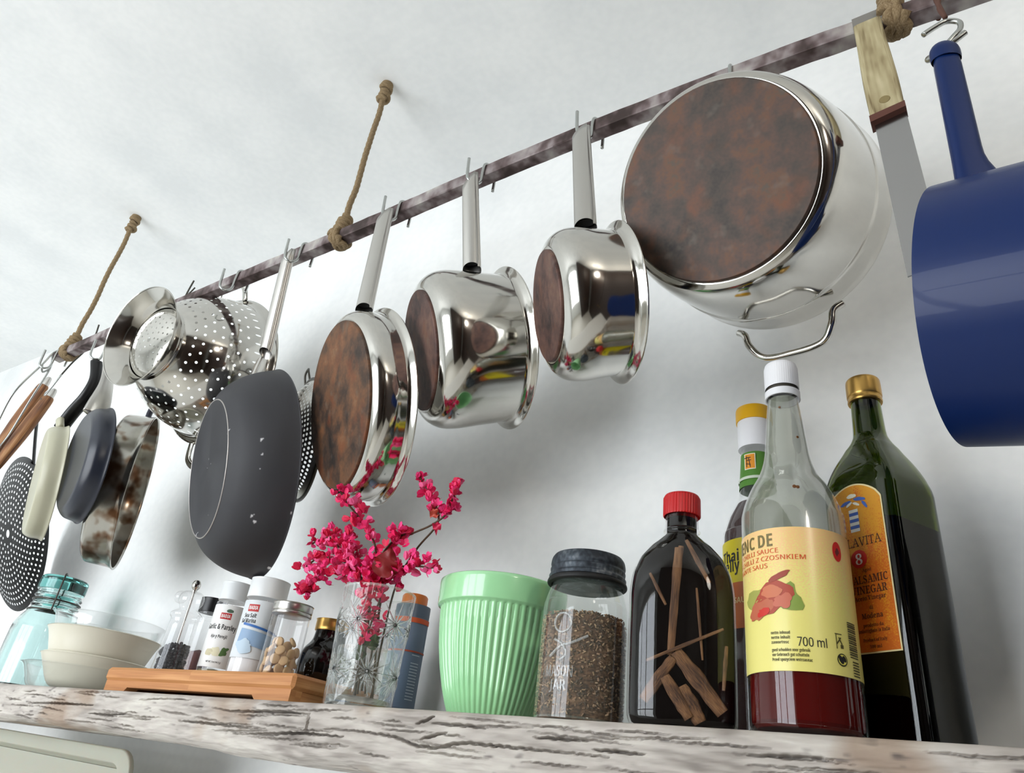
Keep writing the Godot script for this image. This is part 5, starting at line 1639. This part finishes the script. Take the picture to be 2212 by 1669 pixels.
func make_mason_jar() -> void:
	var t := thing("mason_jar", "clear embossed preserving jar with weathered dark screw lid and brown granules", "jar", at(-0.3209, TOP, 0.1806))
	var body: Array = [Vector2(0.0, 0.0), Vector2(0.032, 0.0)] + curve2([Vector2(0.034, 0.001), Vector2(0.0375, 0.005), Vector2(0.038, 0.011), Vector2(0.038, 0.09), Vector2(0.0368, 0.102), Vector2(0.034, 0.112), Vector2(0.0318, 0.118), Vector2(0.0322, 0.124)], 6) + [Vector2(0.0322, 0.141)]
	part(t, "glass", lathe(body, 96), glass(Color(0.72, 0.8, 0.74), 0.07))
	var ph := 28.0
	var emboss := glass(Color(0.9, 0.93, 0.93), 0.22, 0.05)
	for q in [["MASON", 0.009, 0.034, 0.021], ["JAR", 0.008, 0.0215, 0.0205]]:
		part(t, "embossing", around_bottle(letters(q[0], q[1], 0.026 if q[0] == "MASON" else 0.016), -0.02, q[2], 0.0388, ph), emboss)
	var circle := PackedVector3Array()
	for j in 41:
		var a := TAU * j / 40
		var w := deg_to_rad(ph) + (-0.019 + 0.008 * cos(a)) / 0.038
		circle.append(Vector3(0.0383 * sin(w), 0.078 + 0.008 * sin(a), 0.0383 * cos(w)))
	part(t, "embossing", tube(circle, 0.0009, 8, false), emboss)
	for sw in [[[-0.03, 0.05], [-0.02, 0.058], [-0.008, 0.062], [0.004, 0.068]], [[-0.026, 0.064], [-0.018, 0.06], [-0.014, 0.052], [-0.02, 0.047]]]:
		var pts := []
		for q in sw:
			var w: float = deg_to_rad(ph) + q[0] / 0.038
			pts.append(Vector3(0.0383 * sin(w), q[1], 0.0383 * cos(w)))
		part(t, "embossing", tube(bend(pts, 6), 0.0011, 8), emboss)
	# granules: a packed core with loose flakes on its surface
	var grain := mat(Color.WHITE, 0.9)
	grain.albedo_texture = picture(256, 256, func(u, v):
		var g := 0.5 + 0.5 * fine.get_noise_2d(u * 1200, v * 1200) + 0.3 * cloud(u, v, 900, 3)
		return ramp([[0.0, Color(0.2, 0.12, 0.08)], [0.5, Color(0.38, 0.26, 0.18)], [1.0, Color(0.56, 0.43, 0.32)]], g))
	part(t, "granules", lathe([Vector2(0.0, 0.003), Vector2(0.034, 0.003), Vector2(0.0362, 0.008), Vector2(0.0362, 0.084), Vector2(0.034, 0.087), Vector2(0.02, 0.09), Vector2(0.0, 0.088)], 64), grain)
	var mm := MultiMesh.new()
	mm.transform_format = MultiMesh.TRANSFORM_3D
	mm.use_colors = true
	mm.mesh = bevel_box(Vector3(0.0028, 0.0009, 0.0014), 0.0002)
	mm.instance_count = 2600
	for i in 2600:
		var a := rng.randf() * TAU
		var onTop := i > 1900
		var r := 0.0366 if not onTop else 0.0355 * sqrt(rng.randf())
		var y := rng.randf_range(0.006, 0.086) if not onTop else 0.0885
		var b := Basis(Vector3(rng.randf_range(-1, 1), rng.randf_range(-1, 1), rng.randf_range(-1, 1)).normalized(), rng.randf() * TAU)
		mm.set_instance_transform(i, Transform3D(b, Vector3(r * cos(a), y, r * sin(a))))
		mm.set_instance_color(i, [Color(0.2, 0.11, 0.06), Color(0.32, 0.19, 0.11), Color(0.1, 0.06, 0.04), Color(0.42, 0.28, 0.16)][rng.randi() % 4])
	var mi := MultiMeshInstance3D.new()
	mi.name = "flakes"
	mi.multimesh = mm
	var fm := mat(Color.WHITE, 0.85)
	fm.vertex_color_use_as_albedo = true
	mi.material_override = fm
	mi.set_meta("kind", "stuff")
	t.add_child(mi)
	var zinc := mat(Color.WHITE, 0.55, 0.4)
	zinc.albedo_texture = picture(256, 128, func(u, v):
		var g := 0.35 + 0.4 * cloud(u * 2, v, 380, 4) + 0.35 * fine.get_noise_2d(u * 900, v * 260)
		var c := ramp([[0.0, Color(0.13, 0.15, 0.18)], [0.5, Color(0.27, 0.3, 0.33)], [0.8, Color(0.42, 0.44, 0.46)], [1.0, Color(0.68, 0.68, 0.66)]], g)
		return c)
	var lid: Array = [Vector2(0.0, 0.123), Vector2(0.0338, 0.123)] + curve2([Vector2(0.0352, 0.1235), Vector2(0.0356, 0.126), Vector2(0.0343, 0.128), Vector2(0.0348, 0.132), Vector2(0.034, 0.134), Vector2(0.0347, 0.137), Vector2(0.0338, 0.142), Vector2(0.032, 0.145)], 5) + [Vector2(0.0, 0.146)]
	part(t, "lid", lathe(lid, 72), zinc)
	part(t, "rubber_ring", lathe(curve2([Vector2(0.033, 0.118), Vector2(0.0362, 0.1185), Vector2(0.0368, 0.1205), Vector2(0.0355, 0.123), Vector2(0.033, 0.1232)], 4), 64), mat(Color(0.03, 0.03, 0.03), 0.6))

func flask_rows(ws: Array, p_body: float, nc := 96) -> Array:   # ws = [[y, half width, half depth, squareness], ...]
	var rows := []
	for s in ws:
		var ring := PackedVector3Array()
		for j in nc:
			var a := TAU * j / nc
			var p: float = s[3]
			var k := pow(pow(absf(cos(a)), p) + pow(absf(sin(a)), p), -1.0 / p)
			ring.append(Vector3(s[1] * k * cos(a), s[0], s[2] * k * sin(a)))
		rows.append(ring)
	return rows

func blend_rows(keys: Array, steps := 5) -> Array:
	var out := []
	for i in keys.size() - 1:
		var a: Array = keys[maxi(i - 1, 0)]
		var b: Array = keys[i]
		var c: Array = keys[i + 1]
		var d: Array = keys[mini(i + 2, keys.size() - 1)]
		for s in steps:
			var k := float(s) / steps
			var row := [lerpf(b[0], c[0], k)]
			for q in [1, 2, 3]:
				var lo := minf(b[q], c[q])
				var hi := maxf(b[q], c[q])
				row.append(clampf(cubic_interpolate(b[q], c[q], a[q], d[q], k), lo, hi))
			out.append(row)
	out.append(keys[-1])
	return out

func make_flask() -> void:
	var t := thing("flask_bottle", "flat oval glass bottle of dark liquid and bark with ribbed red cap", "bottle", turned(-0.2227, TOP, 0.1985, 20))
	var keys := [[0.0, 0.0355, 0.02, 2.6], [0.002, 0.039, 0.0228, 2.6], [0.008, 0.0412, 0.0245, 2.6], [0.03, 0.0418, 0.025, 2.6], [0.1, 0.0423, 0.025, 2.6], [0.118, 0.0402, 0.0245, 2.5], [0.132, 0.0345, 0.0225, 2.4], [0.143, 0.0255, 0.0192, 2.2], [0.1505, 0.0175, 0.016, 2.0], [0.1535, 0.0148, 0.0146, 2.0], [0.1555, 0.0146, 0.0146, 2.0], [0.157, 0.0156, 0.0156, 2.0], [0.159, 0.0142, 0.0142, 2.0], [0.172, 0.0138, 0.0138, 2.0]]
	var glass_rows := flask_rows(blend_rows(keys, 4), 2.6)
	var floor_ := PackedVector3Array()
	floor_.resize(96)
	floor_.fill(Vector3.ZERO)
	part(t, "glass", grid([floor_] + glass_rows, true), M.clear)
	var inner := []
	for k in keys:
		if k[0] < 0.15:
			inner.append([k[0] + 0.002, k[1] - 0.0014, k[2] - 0.0075, k[3]])
	inner.append([0.155, 0.0125, 0.0125, 2.0])
	inner.append([0.168, 0.0125, 0.0125, 2.0])
	var liq := flask_rows(blend_rows(inner, 4), 2.6)
	var lo := PackedVector3Array()
	lo.resize(96)
	lo.fill(Vector3(0, 0.003, 0))
	var hi := PackedVector3Array()
	hi.resize(96)
	hi.fill(Vector3(0, 0.168, 0))
	part(t, "liquid", grid([lo] + liq + [hi], true), inside(Color(0.03, 0.012, 0.008)))
	var cap_rows := []
	for s in [[0.0152, 0.1705], [0.0158, 0.1712], [0.0158, 0.187], [0.0148, 0.1895], [0.0125, 0.1902], [0.0001, 0.1902]]:
		var ring := PackedVector3Array()
		for j in 160:
			var a := TAU * j / 160
			var r: float = s[0] * (1.0 + (0.018 * cos(a * 40) if s[1] < 0.188 and s[1] > 0.171 else 0.0))
			ring.append(Vector3(r * cos(a), s[1], r * sin(a)))
		cap_rows.append(ring)
	part(t, "cap", grid(cap_rows, true), mat(Color(0.72, 0.02, 0.04), 0.35))
	# strips of bark against the glass
	var bark := mat(Color.WHITE, 0.8)
	bark.albedo_texture = picture(64, 128, func(u, v): return ramp([[0.0, Color(0.2, 0.12, 0.07)], [0.5, Color(0.4, 0.27, 0.16)], [1.0, Color(0.56, 0.41, 0.26)]], 0.5 + 0.45 * fine.get_noise_2d(u * 900, v * 120) + 0.3 * cloud(u, v, 300, 2)))
	var f := t.transform
	for s in [[[-0.004, 0.055], [0.03, 0.014], 0.0062, 0.0178], [[-0.006, 0.05], [-0.028, 0.018], 0.0045, 0.0182], [[-0.012, 0.036], [0.006, 0.008], 0.005, 0.0186], [[0.0, 0.03], [0.014, 0.006], 0.006, 0.0172], [[-0.026, 0.046], [0.032, 0.074], 0.0014, 0.0212], [[-0.008, 0.052], [-0.002, 0.138], 0.0042, 0.0165], [[-0.012, 0.05], [0.0, 0.14], 0.003, 0.0152], [[-0.025, 0.115], [-0.012, 0.09], 0.0014, 0.0185], [[0.004, 0.145], [0.022, 0.11], 0.002, 0.0165], [[0.034, 0.062], [0.031, 0.03], 0.0016, 0.0165], [[0.012, 0.105], [0.016, 0.05], 0.0011, 0.0182]]:
		var a := Vector3(s[0][0], s[0][1], s[3])
		var b := Vector3(s[1][0], s[1][1], s[3] * (1.0 if absf(s[1][0]) < 0.025 else 0.9))
		var w: float = s[2]
		var rows := []
		for i in 9:
			var k := i / 8.0
			var ring := PackedVector3Array()
			var wob := 1.0 + 0.18 * noise.get_noise_2d(i * 60.0, s[0][0] * 9000)
			var taper := lerpf(0.75, 1.0, sin(k * PI))
			for j in 10:
				var q := TAU * j / 10
				ring.append(Vector3(cos(q) * w * wob * taper, k * a.distance_to(b), sin(q) * minf(w * 0.4, 0.0016)))
			rows.append(ring)
		for e in [0, 8]:
			var dot := PackedVector3Array()
			dot.resize(10)
			dot.fill(Vector3(0, e / 8.0 * a.distance_to(b), 0))
			if e == 0:
				rows.push_front(dot)
			else:
				rows.append(dot)
		var o := part(self, numbered("bark_strip"), grid(rows, true), bark, f * frame(a, b - a, Vector3(b.y - a.y, a.x - b.x, 0)))
		tag(o, "brown strip of bark steeping inside the red capped flat bottle", "bark", "bark strips in the flat bottle")

func make_yellow_cap_bottle() -> void:
	var c := Vector3(-0.1865, TOP, 0.0876)
	var t := thing("jelly_bottle", "dark red sauce bottle with white and yellow cap and yellow label behind the chilli sauce", "bottle", Transform3D(Basis(), c))
	var prof: Array = [Vector2(0.0, 0.0), Vector2(0.031, 0.0)] + curve2([Vector2(0.0335, 0.002), Vector2(0.035, 0.008), Vector2(0.035, 0.03), Vector2(0.035, 0.172), Vector2(0.0335, 0.19), Vector2(0.0275, 0.208), Vector2(0.0205, 0.222), Vector2(0.0172, 0.234), Vector2(0.0158, 0.25), Vector2(0.0145, 0.27), Vector2(0.014, 0.284)], 6)
	part(t, "glass", lathe(prof + [Vector2(0.014, 0.295)], 72), glass(Color(0.9, 0.9, 0.9), 0.06))
	part(t, "sauce", lathe([Vector2(0.0, 0.003), Vector2(0.0335, 0.003), Vector2(0.0342, 0.01), Vector2(0.0342, 0.172), Vector2(0.0328, 0.189), Vector2(0.0268, 0.207), Vector2(0.02, 0.22), Vector2(0.0, 0.22)], 56), inside(Color(0.17, 0.02, 0.015)))
	part(t, "cap", lathe([Vector2(0.0, 0.28), Vector2(0.0172, 0.28), Vector2(0.0172, 0.311), Vector2(0.0, 0.311)], 56), M.white_plastic)
	part(t, "cap_top", lathe([Vector2(0.0, 0.3105), Vector2(0.0183, 0.3105)] + curve2([Vector2(0.0184, 0.312), Vector2(0.0182, 0.325), Vector2(0.016, 0.327)], 4) + [Vector2(0.0, 0.3272)], 56), mat(Color(0.9, 0.68, 0.03), 0.4))
	var view := 15.2
	var nl := part(t, "neck_label", lathe([Vector2(0.0178, 0.2355), Vector2(0.0171, 0.243), Vector2(0.0158, 0.26), Vector2(0.0149, 0.273)], 56), mat(Color(0.3, 0.5, 0.16), 0.5))
	part(nl, "band", lathe([Vector2(0.0182, 0.2425), Vector2(0.018, 0.2455)], 56), mat(Color(0.78, 0.82, 0.74), 0.5))
	part(nl, "print", around_bottle(flat_shape(rect(-0.0058, -0.0085, 0.0058, 0.0085)), -0.0065, 0.2615, 0.0166, view), mat(Color(0.95, 0.93, 0.85), 0.5))
	part(nl, "print", around_bottle(flat_shape(rect(-0.005, -0.0077, 0.005, 0.0077)), -0.0065, 0.2615, 0.0168, view), mat(Color(0.86, 0.55, 0.06), 0.5))
	for q in [[-0.0022, 0.004, 0.0035, 0.00045, 0.0], [-0.001, 0.0012, 0.0026, 0.0004, 0.0], [-0.0032, 0.0, 0.0004, 0.006, 0.0], [-0.0003, -0.001, 0.0004, 0.0055, 0.15], [-0.0015, -0.003, 0.0026, 0.0004, -0.3]]:
		part(nl, "print", around_bottle(flat_shape(rect(-q[2], -q[3], q[2], q[3], 4)), -0.0065 + q[0], 0.2615 + q[1], 0.017, view, q[4]), M.ink)
	var label := part(t, "label", label_patch(0.0353, 0.136, 0.177, view - 110, view + 110), mat(Color(0.83, 0.76, 0.06), 0.45))
	part(t, "lower_label", label_patch(0.0353, 0.095, 0.136, view - 110, view + 110), mat(Color(0.72, 0.36, 0.1), 0.5))
	part(label, "lettering", around_bottle(letters("Thai", 0.011, 0.024), -0.033, 0.1555, 0.0355, view), M.ink)
	part(label, "lettering", around_bottle(letters("Jelly", 0.011, 0.024), -0.0325, 0.1425, 0.0355, view), M.ink)
	part(label, "lettering", around_bottle(letters("SAUCE", 0.0052, 0.02), -0.018, 0.117, 0.0356, view), mat(Color(0.86, 0.74, 0.5), 0.5))

func make_chilli_bottle() -> void:
	var t := thing("chilli_sauce_bottle", "tall glass sauce bottle with white cap, cream yellow label and red sauce", "bottle", at(-0.1315, TOP, 0.1955))
	var prof: Array = [Vector2(0.0, 0.002), Vector2(0.028, 0.0), Vector2(0.0345, 0.0)] + curve2([Vector2(0.037, 0.0015), Vector2(0.0388, 0.006), Vector2(0.039, 0.014), Vector2(0.039, 0.08), Vector2(0.039, 0.15), Vector2(0.0376, 0.166), Vector2(0.0315, 0.183), Vector2(0.0232, 0.199), Vector2(0.0186, 0.214), Vector2(0.0166, 0.232), Vector2(0.0148, 0.252), Vector2(0.0128, 0.27), Vector2(0.0122, 0.276)], 7)
	part(t, "glass", lathe(prof + [Vector2(0.0122, 0.296)], 96), M.clear)
	part(t, "sauce", lathe([Vector2(0.0, 0.005), Vector2(0.0335, 0.005), Vector2(0.037, 0.009), Vector2(0.0372, 0.014), Vector2(0.0372, 0.125), Vector2(0.0, 0.127)], 72), inside(Color(0.3, 0.022, 0.012)))
	part(t, "residue", lathe(curve2([Vector2(0.0384, 0.128), Vector2(0.0384, 0.15), Vector2(0.037, 0.166), Vector2(0.0308, 0.183), Vector2(0.0226, 0.199), Vector2(0.018, 0.214), Vector2(0.016, 0.232), Vector2(0.0142, 0.252), Vector2(0.0122, 0.27)], 6), 80), M.clear_grey)
	var cap_rows := []
	for s in [[0.0142, 0.2815], [0.0145, 0.2825], [0.0143, 0.302], [0.0135, 0.3055], [0.012, 0.3065], [0.0001, 0.3068]]:
		var ring := PackedVector3Array()
		for j in 192:
			var a := TAU * j / 192
			var r: float = s[0] * (1.0 + (0.009 * cos(a * 48) if s[1] > 0.2826 and s[1] < 0.303 else 0.0))
			ring.append(Vector3(r * cos(a), s[1], r * sin(a)))
		cap_rows.append(ring)
	part(t, "cap", grid(cap_rows, true), M.white_plastic)
	part(t, "seal_ring", lathe([Vector2(0.0136, 0.2715), Vector2(0.0147, 0.2715), Vector2(0.0147, 0.278), Vector2(0.0132, 0.2785)], 64), M.white_plastic)
	part(t, "cap_thread", lathe([Vector2(0.0128, 0.2775), Vector2(0.0132, 0.2825)], 64), mat(Color(0.22, 0.2, 0.16), 0.6))
	# drips and specks of sauce on the inside of the empty neck
	var speck := lathe(curve2([Vector2(0.0012, 0.0), Vector2(0.001, 0.0004), Vector2(0.0, 0.0005)], 3), 12)
	for q in [[-12.0, 0.257, 0.0149, 0.9], [32.0, 0.228, 0.0173, 1.0], [6.0, 0.176, 0.0342, 1.3], [10.0, 0.1755, 0.0345, 1.2]]:
		var a := deg_to_rad(q[0] + 12.8)
		part(t, "sauce_speck", speck, mat(Color(0.42, 0.25, 0.08), 0.3), frame(Vector3(q[2] * sin(a), q[1], q[2] * cos(a)), Vector3(sin(a), 0.1, cos(a)), Vector3.UP).scaled_local(Vector3(q[3], 1, q[3])))
	var r := 0.0394
	var v := 12.8
	var paper := mat(Color.WHITE, 0.3)
	paper.albedo_texture = picture(256, 256, func(u, w): return Color(0.9, 0.86, 0.5).lerp(Color(0.93, 0.76, 0.52), clampf(0.5 + 3.0 * (w - 0.72) + 1.4 * fine.get_noise_2d(u * 3000, w * 1500), 0, 1)))
	var label := part(t, "label", label_patch(r, 0.039, 0.1415, v - 150, v + 140), paper)
	var p := r + 0.0003
	var orange := mat(Color(0.82, 0.28, 0.08), 0.5)
	var olive := mat(Color(0.45, 0.4, 0.22), 0.5)
	part(label, "lettering", around_bottle(letters("VENC DE", 0.0098, 0.044), -0.0375, 0.1275, p, v), olive)
	part(label, "lettering", around_bottle(letters("SWEET CHILLI SAUCE", 0.0036, 0.058, false, 400), -0.0405, 0.1222, p, v), orange)
	part(label, "lettering", around_bottle(letters("SOS CHILLI Z CZOSNKIEM", 0.0036, 0.071, false, 400), -0.028, 0.1168, p, v), orange)
	part(label, "lettering", around_bottle(letters("PIKANTE SAUS", 0.0036, 0.04, false, 400), -0.0405, 0.1114, p, v), orange)
	for q in [[blob(-0.0095, 0.089, 0.0115, 0.0095, 0.35, 4), Color(0.5, 0.58, 0.24)], [blob(-0.031, 0.09, 0.011, 0.007, 0.3, 8), Color(0.62, 0.62, 0.3)], [blob(-0.018, 0.09, 0.0165, 0.0105, 0.22, 2, 0.2), Color(0.66, 0.26, 0.17)], [blob(-0.03, 0.081, 0.0115, 0.006, 0.3, 5, 0.5), Color(0.72, 0.38, 0.26)], [blob(-0.0125, 0.1045, 0.008, 0.0021, 0.2, 6, 0.4), Color(0.6, 0.24, 0.16)], [blob(-0.011, 0.087, 0.007, 0.005, 0.3, 12), Color(0.76, 0.4, 0.3)], [blob(-0.019, 0.094, 0.008, 0.004, 0.3, 15, 0.3), Color(0.78, 0.44, 0.3)], [blob(-0.0265, 0.0795, 0.005, 0.003, 0.3, 17), Color(0.78, 0.16, 0.1)]]:
		p += 0.00006
		var mid := Vector2.ZERO
		for e in q[0]:
			mid += e / q[0].size()
		var loc := []
		for e in q[0]:
			loc.append(e - mid)
		part(label, "print", around_bottle(flat_shape(loc), mid.x, mid.y, p, v), mat(q[1], 0.5))
	p = r + 0.0003
	part(label, "lettering", around_bottle(letters("700 ml", 0.0062, 0.0195, false, 400), 0.0072, 0.0555, p, v), M.ink)
	var small := [["netto inhoud", 0.0635, 0.0135], ["netto inhalt", 0.0603, 0.0135], ["zawartosc", 0.0571, 0.0125], ["goed schudden voor gebruik", 0.0512, 0.026], ["vor Gebrauch gut schutteln", 0.048, 0.025], ["Przed spozyciem wstrzasnac", 0.0448, 0.027]]
	for q in small:
		part(label, "lettering", around_bottle(letters(q[0], 0.0021, q[2], false, 600), -0.0206 + q[2] / 2, q[1], p, v), mat(Color(0.3, 0.28, 0.12), 0.5))
	# marks on the right of the label
	part(label, "print", around_bottle(flat_shape(blob(0, 0, 0.0044, 0.0075, 0.0, 1)), 0.033, 0.1265, p, v), mat(Color(0.8, 0.08, 0.06), 0.5))
	part(label, "print", around_bottle(flat_shape(blob(0, 0, 0.002, 0.0028, 0.3, 2)), 0.033, 0.1262, p + 0.0001, v), mat(Color(0.4, 0.05, 0.03), 0.5))
	part(label, "print", around_bottle(flat_shape(blob(0, 0, 0.0042, 0.0042, 0.0, 1)), 0.0278, 0.0495, p, v), mat(Color(0.16, 0.17, 0.08), 0.5))
	part(label, "print", around_bottle(flat_shape(blob(0, 0, 0.0034, 0.0034, 0.0, 1)), 0.0278, 0.0495, p + 0.0001, v), mat(Color(0.86, 0.82, 0.36), 0.5))
	part(label, "print", around_bottle(flat_shape(blob(0, 0, 0.0017, 0.003, 0.0, 1, 0.5)), 0.0267, 0.0495, p + 0.0002, v), M.ink)
	part(label, "print", around_bottle(flat_shape(blob(0, 0, 0.0014, 0.0022, 0.0, 1, 0.5)), 0.0293, 0.0502, p + 0.0002, v), M.ink)
	for q in [[0.0262, 0.062, 0.003, 0.00045, 0.9], [0.0275, 0.062, 0.0026, 0.00045, -1.1], [0.0285, 0.0583, 0.0012, 0.0012, 0.0], [0.0262, 0.0665, 0.0028, 0.0003, 0.0], [0.0243, 0.0615, 0.0003, 0.005, 0.0]]:
		part(label, "print", around_bottle(flat_shape(rect(-q[2], -q[3], q[2], q[3], 4)), q[0], q[1], p, v, q[4]), mat(Color(0.3, 0.28, 0.12), 0.5))
	for k in 16:
		part(label, "print", around_bottle(flat_shape(rect(-0.005, -0.0004, 0.005, 0.0003 + 0.0005 * fmod(k * 0.61, 1.0), 4)), 0.0405, 0.053 + k * 0.00155, p, v), mat(Color(0.25, 0.24, 0.12), 0.5))
	for k in 6:
		part(label, "print", around_bottle(flat_shape(rect(-0.004, -0.0004, 0.004, 0.0004, 4)), 0.0415, 0.041 + k * 0.0018, p, v), mat(Color(0.3, 0.28, 0.14), 0.5))

func make_vinegar_bottle() -> void:
	# local z looks out of the labelled face
	var t := thing("vinegar_bottle", "tall square dark green glass bottle with gold cap and arched orange label", "bottle", turned(-0.0733, TOP, 0.138, -28))
	var h := 0.0319
	var keys := [[0.0, h - 0.003, h - 0.003, 9.0], [0.003, h, h, 9.0], [0.1, h, h, 9.0], [0.196, h, h, 9.0], [0.206, h - 0.001, h - 0.001, 7.0], [0.222, h * 0.83, h * 0.83, 5.0], [0.239, 0.0192, 0.0192, 3.2], [0.25, 0.0142, 0.0142, 2.3], [0.258, 0.0132, 0.0132, 2.0], [0.275, 0.0126, 0.0126, 2.0], [0.289, 0.0122, 0.0122, 2.0]]
	var rows := flask_rows(blend_rows(keys, 4), 9.0, 128)
	var lo := PackedVector3Array()
	lo.resize(128)
	lo.fill(Vector3.ZERO)
	var shell := [lo] + rows
	var inner_keys := [[0.289, 0.0095, 0.0095, 2.0], [0.258, 0.0105, 0.0105, 2.0], [0.25, 0.0115, 0.0115, 2.3], [0.237, 0.0165, 0.0165, 3.2], [0.22, h * 0.83 - 0.003, h * 0.83 - 0.003, 5.0], [0.205, h - 0.0038, h - 0.0038, 7.0], [0.19, h - 0.003, h - 0.003, 9.0], [0.008, h - 0.003, h - 0.003, 9.0]]
	shell += flask_rows(blend_rows(inner_keys, 3), 9.0, 128)
	var lid := PackedVector3Array()
	lid.resize(128)
	lid.fill(Vector3(0, 0.008, 0))
	shell.append(lid)
	part(t, "glass", grid(shell, true), solid_glass(Color(0.36, 0.42, 0.1), 0.03))
	var liquid := flask_rows([[0.003, h - 0.0013, h - 0.0013, 9.0], [0.166, h - 0.0013, h - 0.0013, 9.0]], 9.0, 128)
	var a := PackedVector3Array()
	a.resize(128)
	a.fill(Vector3(0, 0.003, 0))
	var b := PackedVector3Array()
	b.resize(128)
	b.fill(Vector3(0, 0.166, 0))
	part(t, "vinegar", grid([a] + liquid + [b], true), inside(Color(0.012, 0.008, 0.006)))
	var cap: Array = [Vector2(0.0118, 0.287), Vector2(0.0142, 0.287)] + curve2([Vector2(0.0146, 0.2885), Vector2(0.0142, 0.2905), Vector2(0.0142, 0.2925), Vector2(0.0147, 0.294), Vector2(0.0146, 0.3065), Vector2(0.0138, 0.31), Vector2(0.012, 0.3112)], 4) + [Vector2(0.0, 0.3114)]
	part(t, "cap", lathe(cap, 64), M.gold)
	# label
	var z := h + 0.0004
	var outline := PackedVector2Array([Vector2(-0.0255, 0.066), Vector2(0.0235, 0.066), Vector2(0.0235, 0.182)])
	for k in 17:
		var q := k / 16.0
		outline.append(Vector2(lerpf(0.0225, -0.0245, q), 0.184 + 0.0135 * pow(sin(q * PI), 0.7)))
	outline.append(Vector2(-0.0255, 0.182))
	var edge := PackedVector2Array()
	for q in outline:
		edge.append(Vector2(q.x * 1.045 + 0.00004, 0.126 + (q.y - 0.126) * 1.018))
	part(t, "label_border", slab(edge, z - 0.0005, z), mat(Color(0.86, 0.8, 0.6), 0.5))
	var amber := mat(Color.WHITE, 0.42)
	amber.albedo_texture = picture(64, 256, func(u, w): return Color(0.8, 0.55, 0.1).lerp(Color(0.74, 0.36, 0.07), clampf(0.5 + 2.0 * (0.5 - w) + 1.6 * fine.get_noise_2d(u * 700, w * 1600) + 0.8 * cloud(u, w, 300, 3), 0, 1)))
	var label := part(t, "label", slab(outline, z - 0.0002, z + 0.0002), amber)
	z += 0.0004
	var dark := mat(Color(0.26, 0.12, 0.04), 0.5)
	part(label, "lettering", lay(letters("COLAVITA", 0.0072, 0.042, true, 400), -0.001, 0.146, z), dark)
	part(label, "print", lay(flat_shape(blob(0, 0, 0.0072, 0.0072, 0.0, 1)), -0.0015, 0.136, z), mat(Color(0.78, 0.12, 0.06), 0.5))
	part(label, "lettering", lay(letters("8", 0.009, 0.006, true), -0.0015, 0.1315, z + 0.0001), M.paper)
	for q in [["Aged", 0.0026, 0.008, 0.1245], ["BALSAMIC", 0.0062, 0.034, 0.1165], ["VINEGAR", 0.0062, 0.031, 0.1085], ["Aceto Vinegar", 0.0034, 0.027, 0.1025], ["di", 0.003, 0.003, 0.0965], ["Modena", 0.004, 0.018, 0.09], ["prodotto da", 0.0026, 0.017, 0.083], ["imbottigliato in Italia", 0.0026, 0.026, 0.079], ["Product of Italy", 0.0024, 0.02, 0.0725], ["500 ml", 0.0024, 0.01, 0.0685]]:
		part(label, "lettering", lay(letters(q[0], q[1], q[2], true), 0.004, q[3], z), dark)
	# emblem: a striped column with a spray of ribbon
	for k in 7:
		part(label, "print", lay(flat_shape(rect(-0.0042, -0.0013, 0.0042, 0.0013, 3)), -0.0015, 0.1595 + k * 0.0027, z), mat(Color(0.22, 0.36, 0.66), 0.5) if k % 2 else mat(Color(0.84, 0.84, 0.8), 0.5))
	for q in [[-0.0075, 0.1835, 0.0045, 0.0016, 0.25, 1], [0.0055, 0.1845, 0.005, 0.0017, -0.2, 1], [0.0095, 0.179, 0.0035, 0.0014, -1.0, 1], [-0.0015, 0.1885, 0.004, 0.002, 0.0, 0], [-0.0045, 0.182, 0.003, 0.0012, 0.5, 0], [0.002, 0.181, 0.003, 0.0012, -0.5, 0]]:
		part(label, "print", lay(flat_shape(blob(0, 0, q[2], q[3], 0.2, 3, q[4])), q[0], q[1], z + 0.0001), mat(Color(0.22, 0.36, 0.66), 0.5) if q[5] else mat(Color(0.88, 0.87, 0.8), 0.5))

func add_mirrored_bottles() -> void:   # unseen bottles, added so the square one mirrors something dark
	var green := mat(Color(0.03, 0.04, 0.02), 0.08)
	var brown := mat(Color(0.05, 0.025, 0.015), 0.08)
	for q in [[0.155, 0.1, "unseen dark green bottle added to be mirrored by the square vinegar bottle", green], [0.242, 0.13, "unseen dark brown bottle added at the shelf end for its dark reflection", brown]]:
		var t := thing("added_dark_bottle", q[2], "bottle", at(q[0], TOP, q[1]), "unseen bottles added for their dark reflection")
		part(t, "glass", lathe([Vector2(0.0, 0.0), Vector2(0.033, 0.0)] + curve2([Vector2(0.036, 0.002), Vector2(0.037, 0.008), Vector2(0.037, 0.17), Vector2(0.033, 0.195), Vector2(0.019, 0.225), Vector2(0.0145, 0.245), Vector2(0.014, 0.29)], 6) + [Vector2(0.0, 0.29)], 64), q[3])
		part(t, "cork", lathe([Vector2(0.0, 0.28), Vector2(0.0102, 0.285), Vector2(0.0105, 0.305), Vector2(0.0, 0.306)], 24), mat(Color(0.6, 0.45, 0.3), 0.8))
		part(t, "label", label_patch(0.0373, 0.05, 0.12, -60, 60), M.paper)
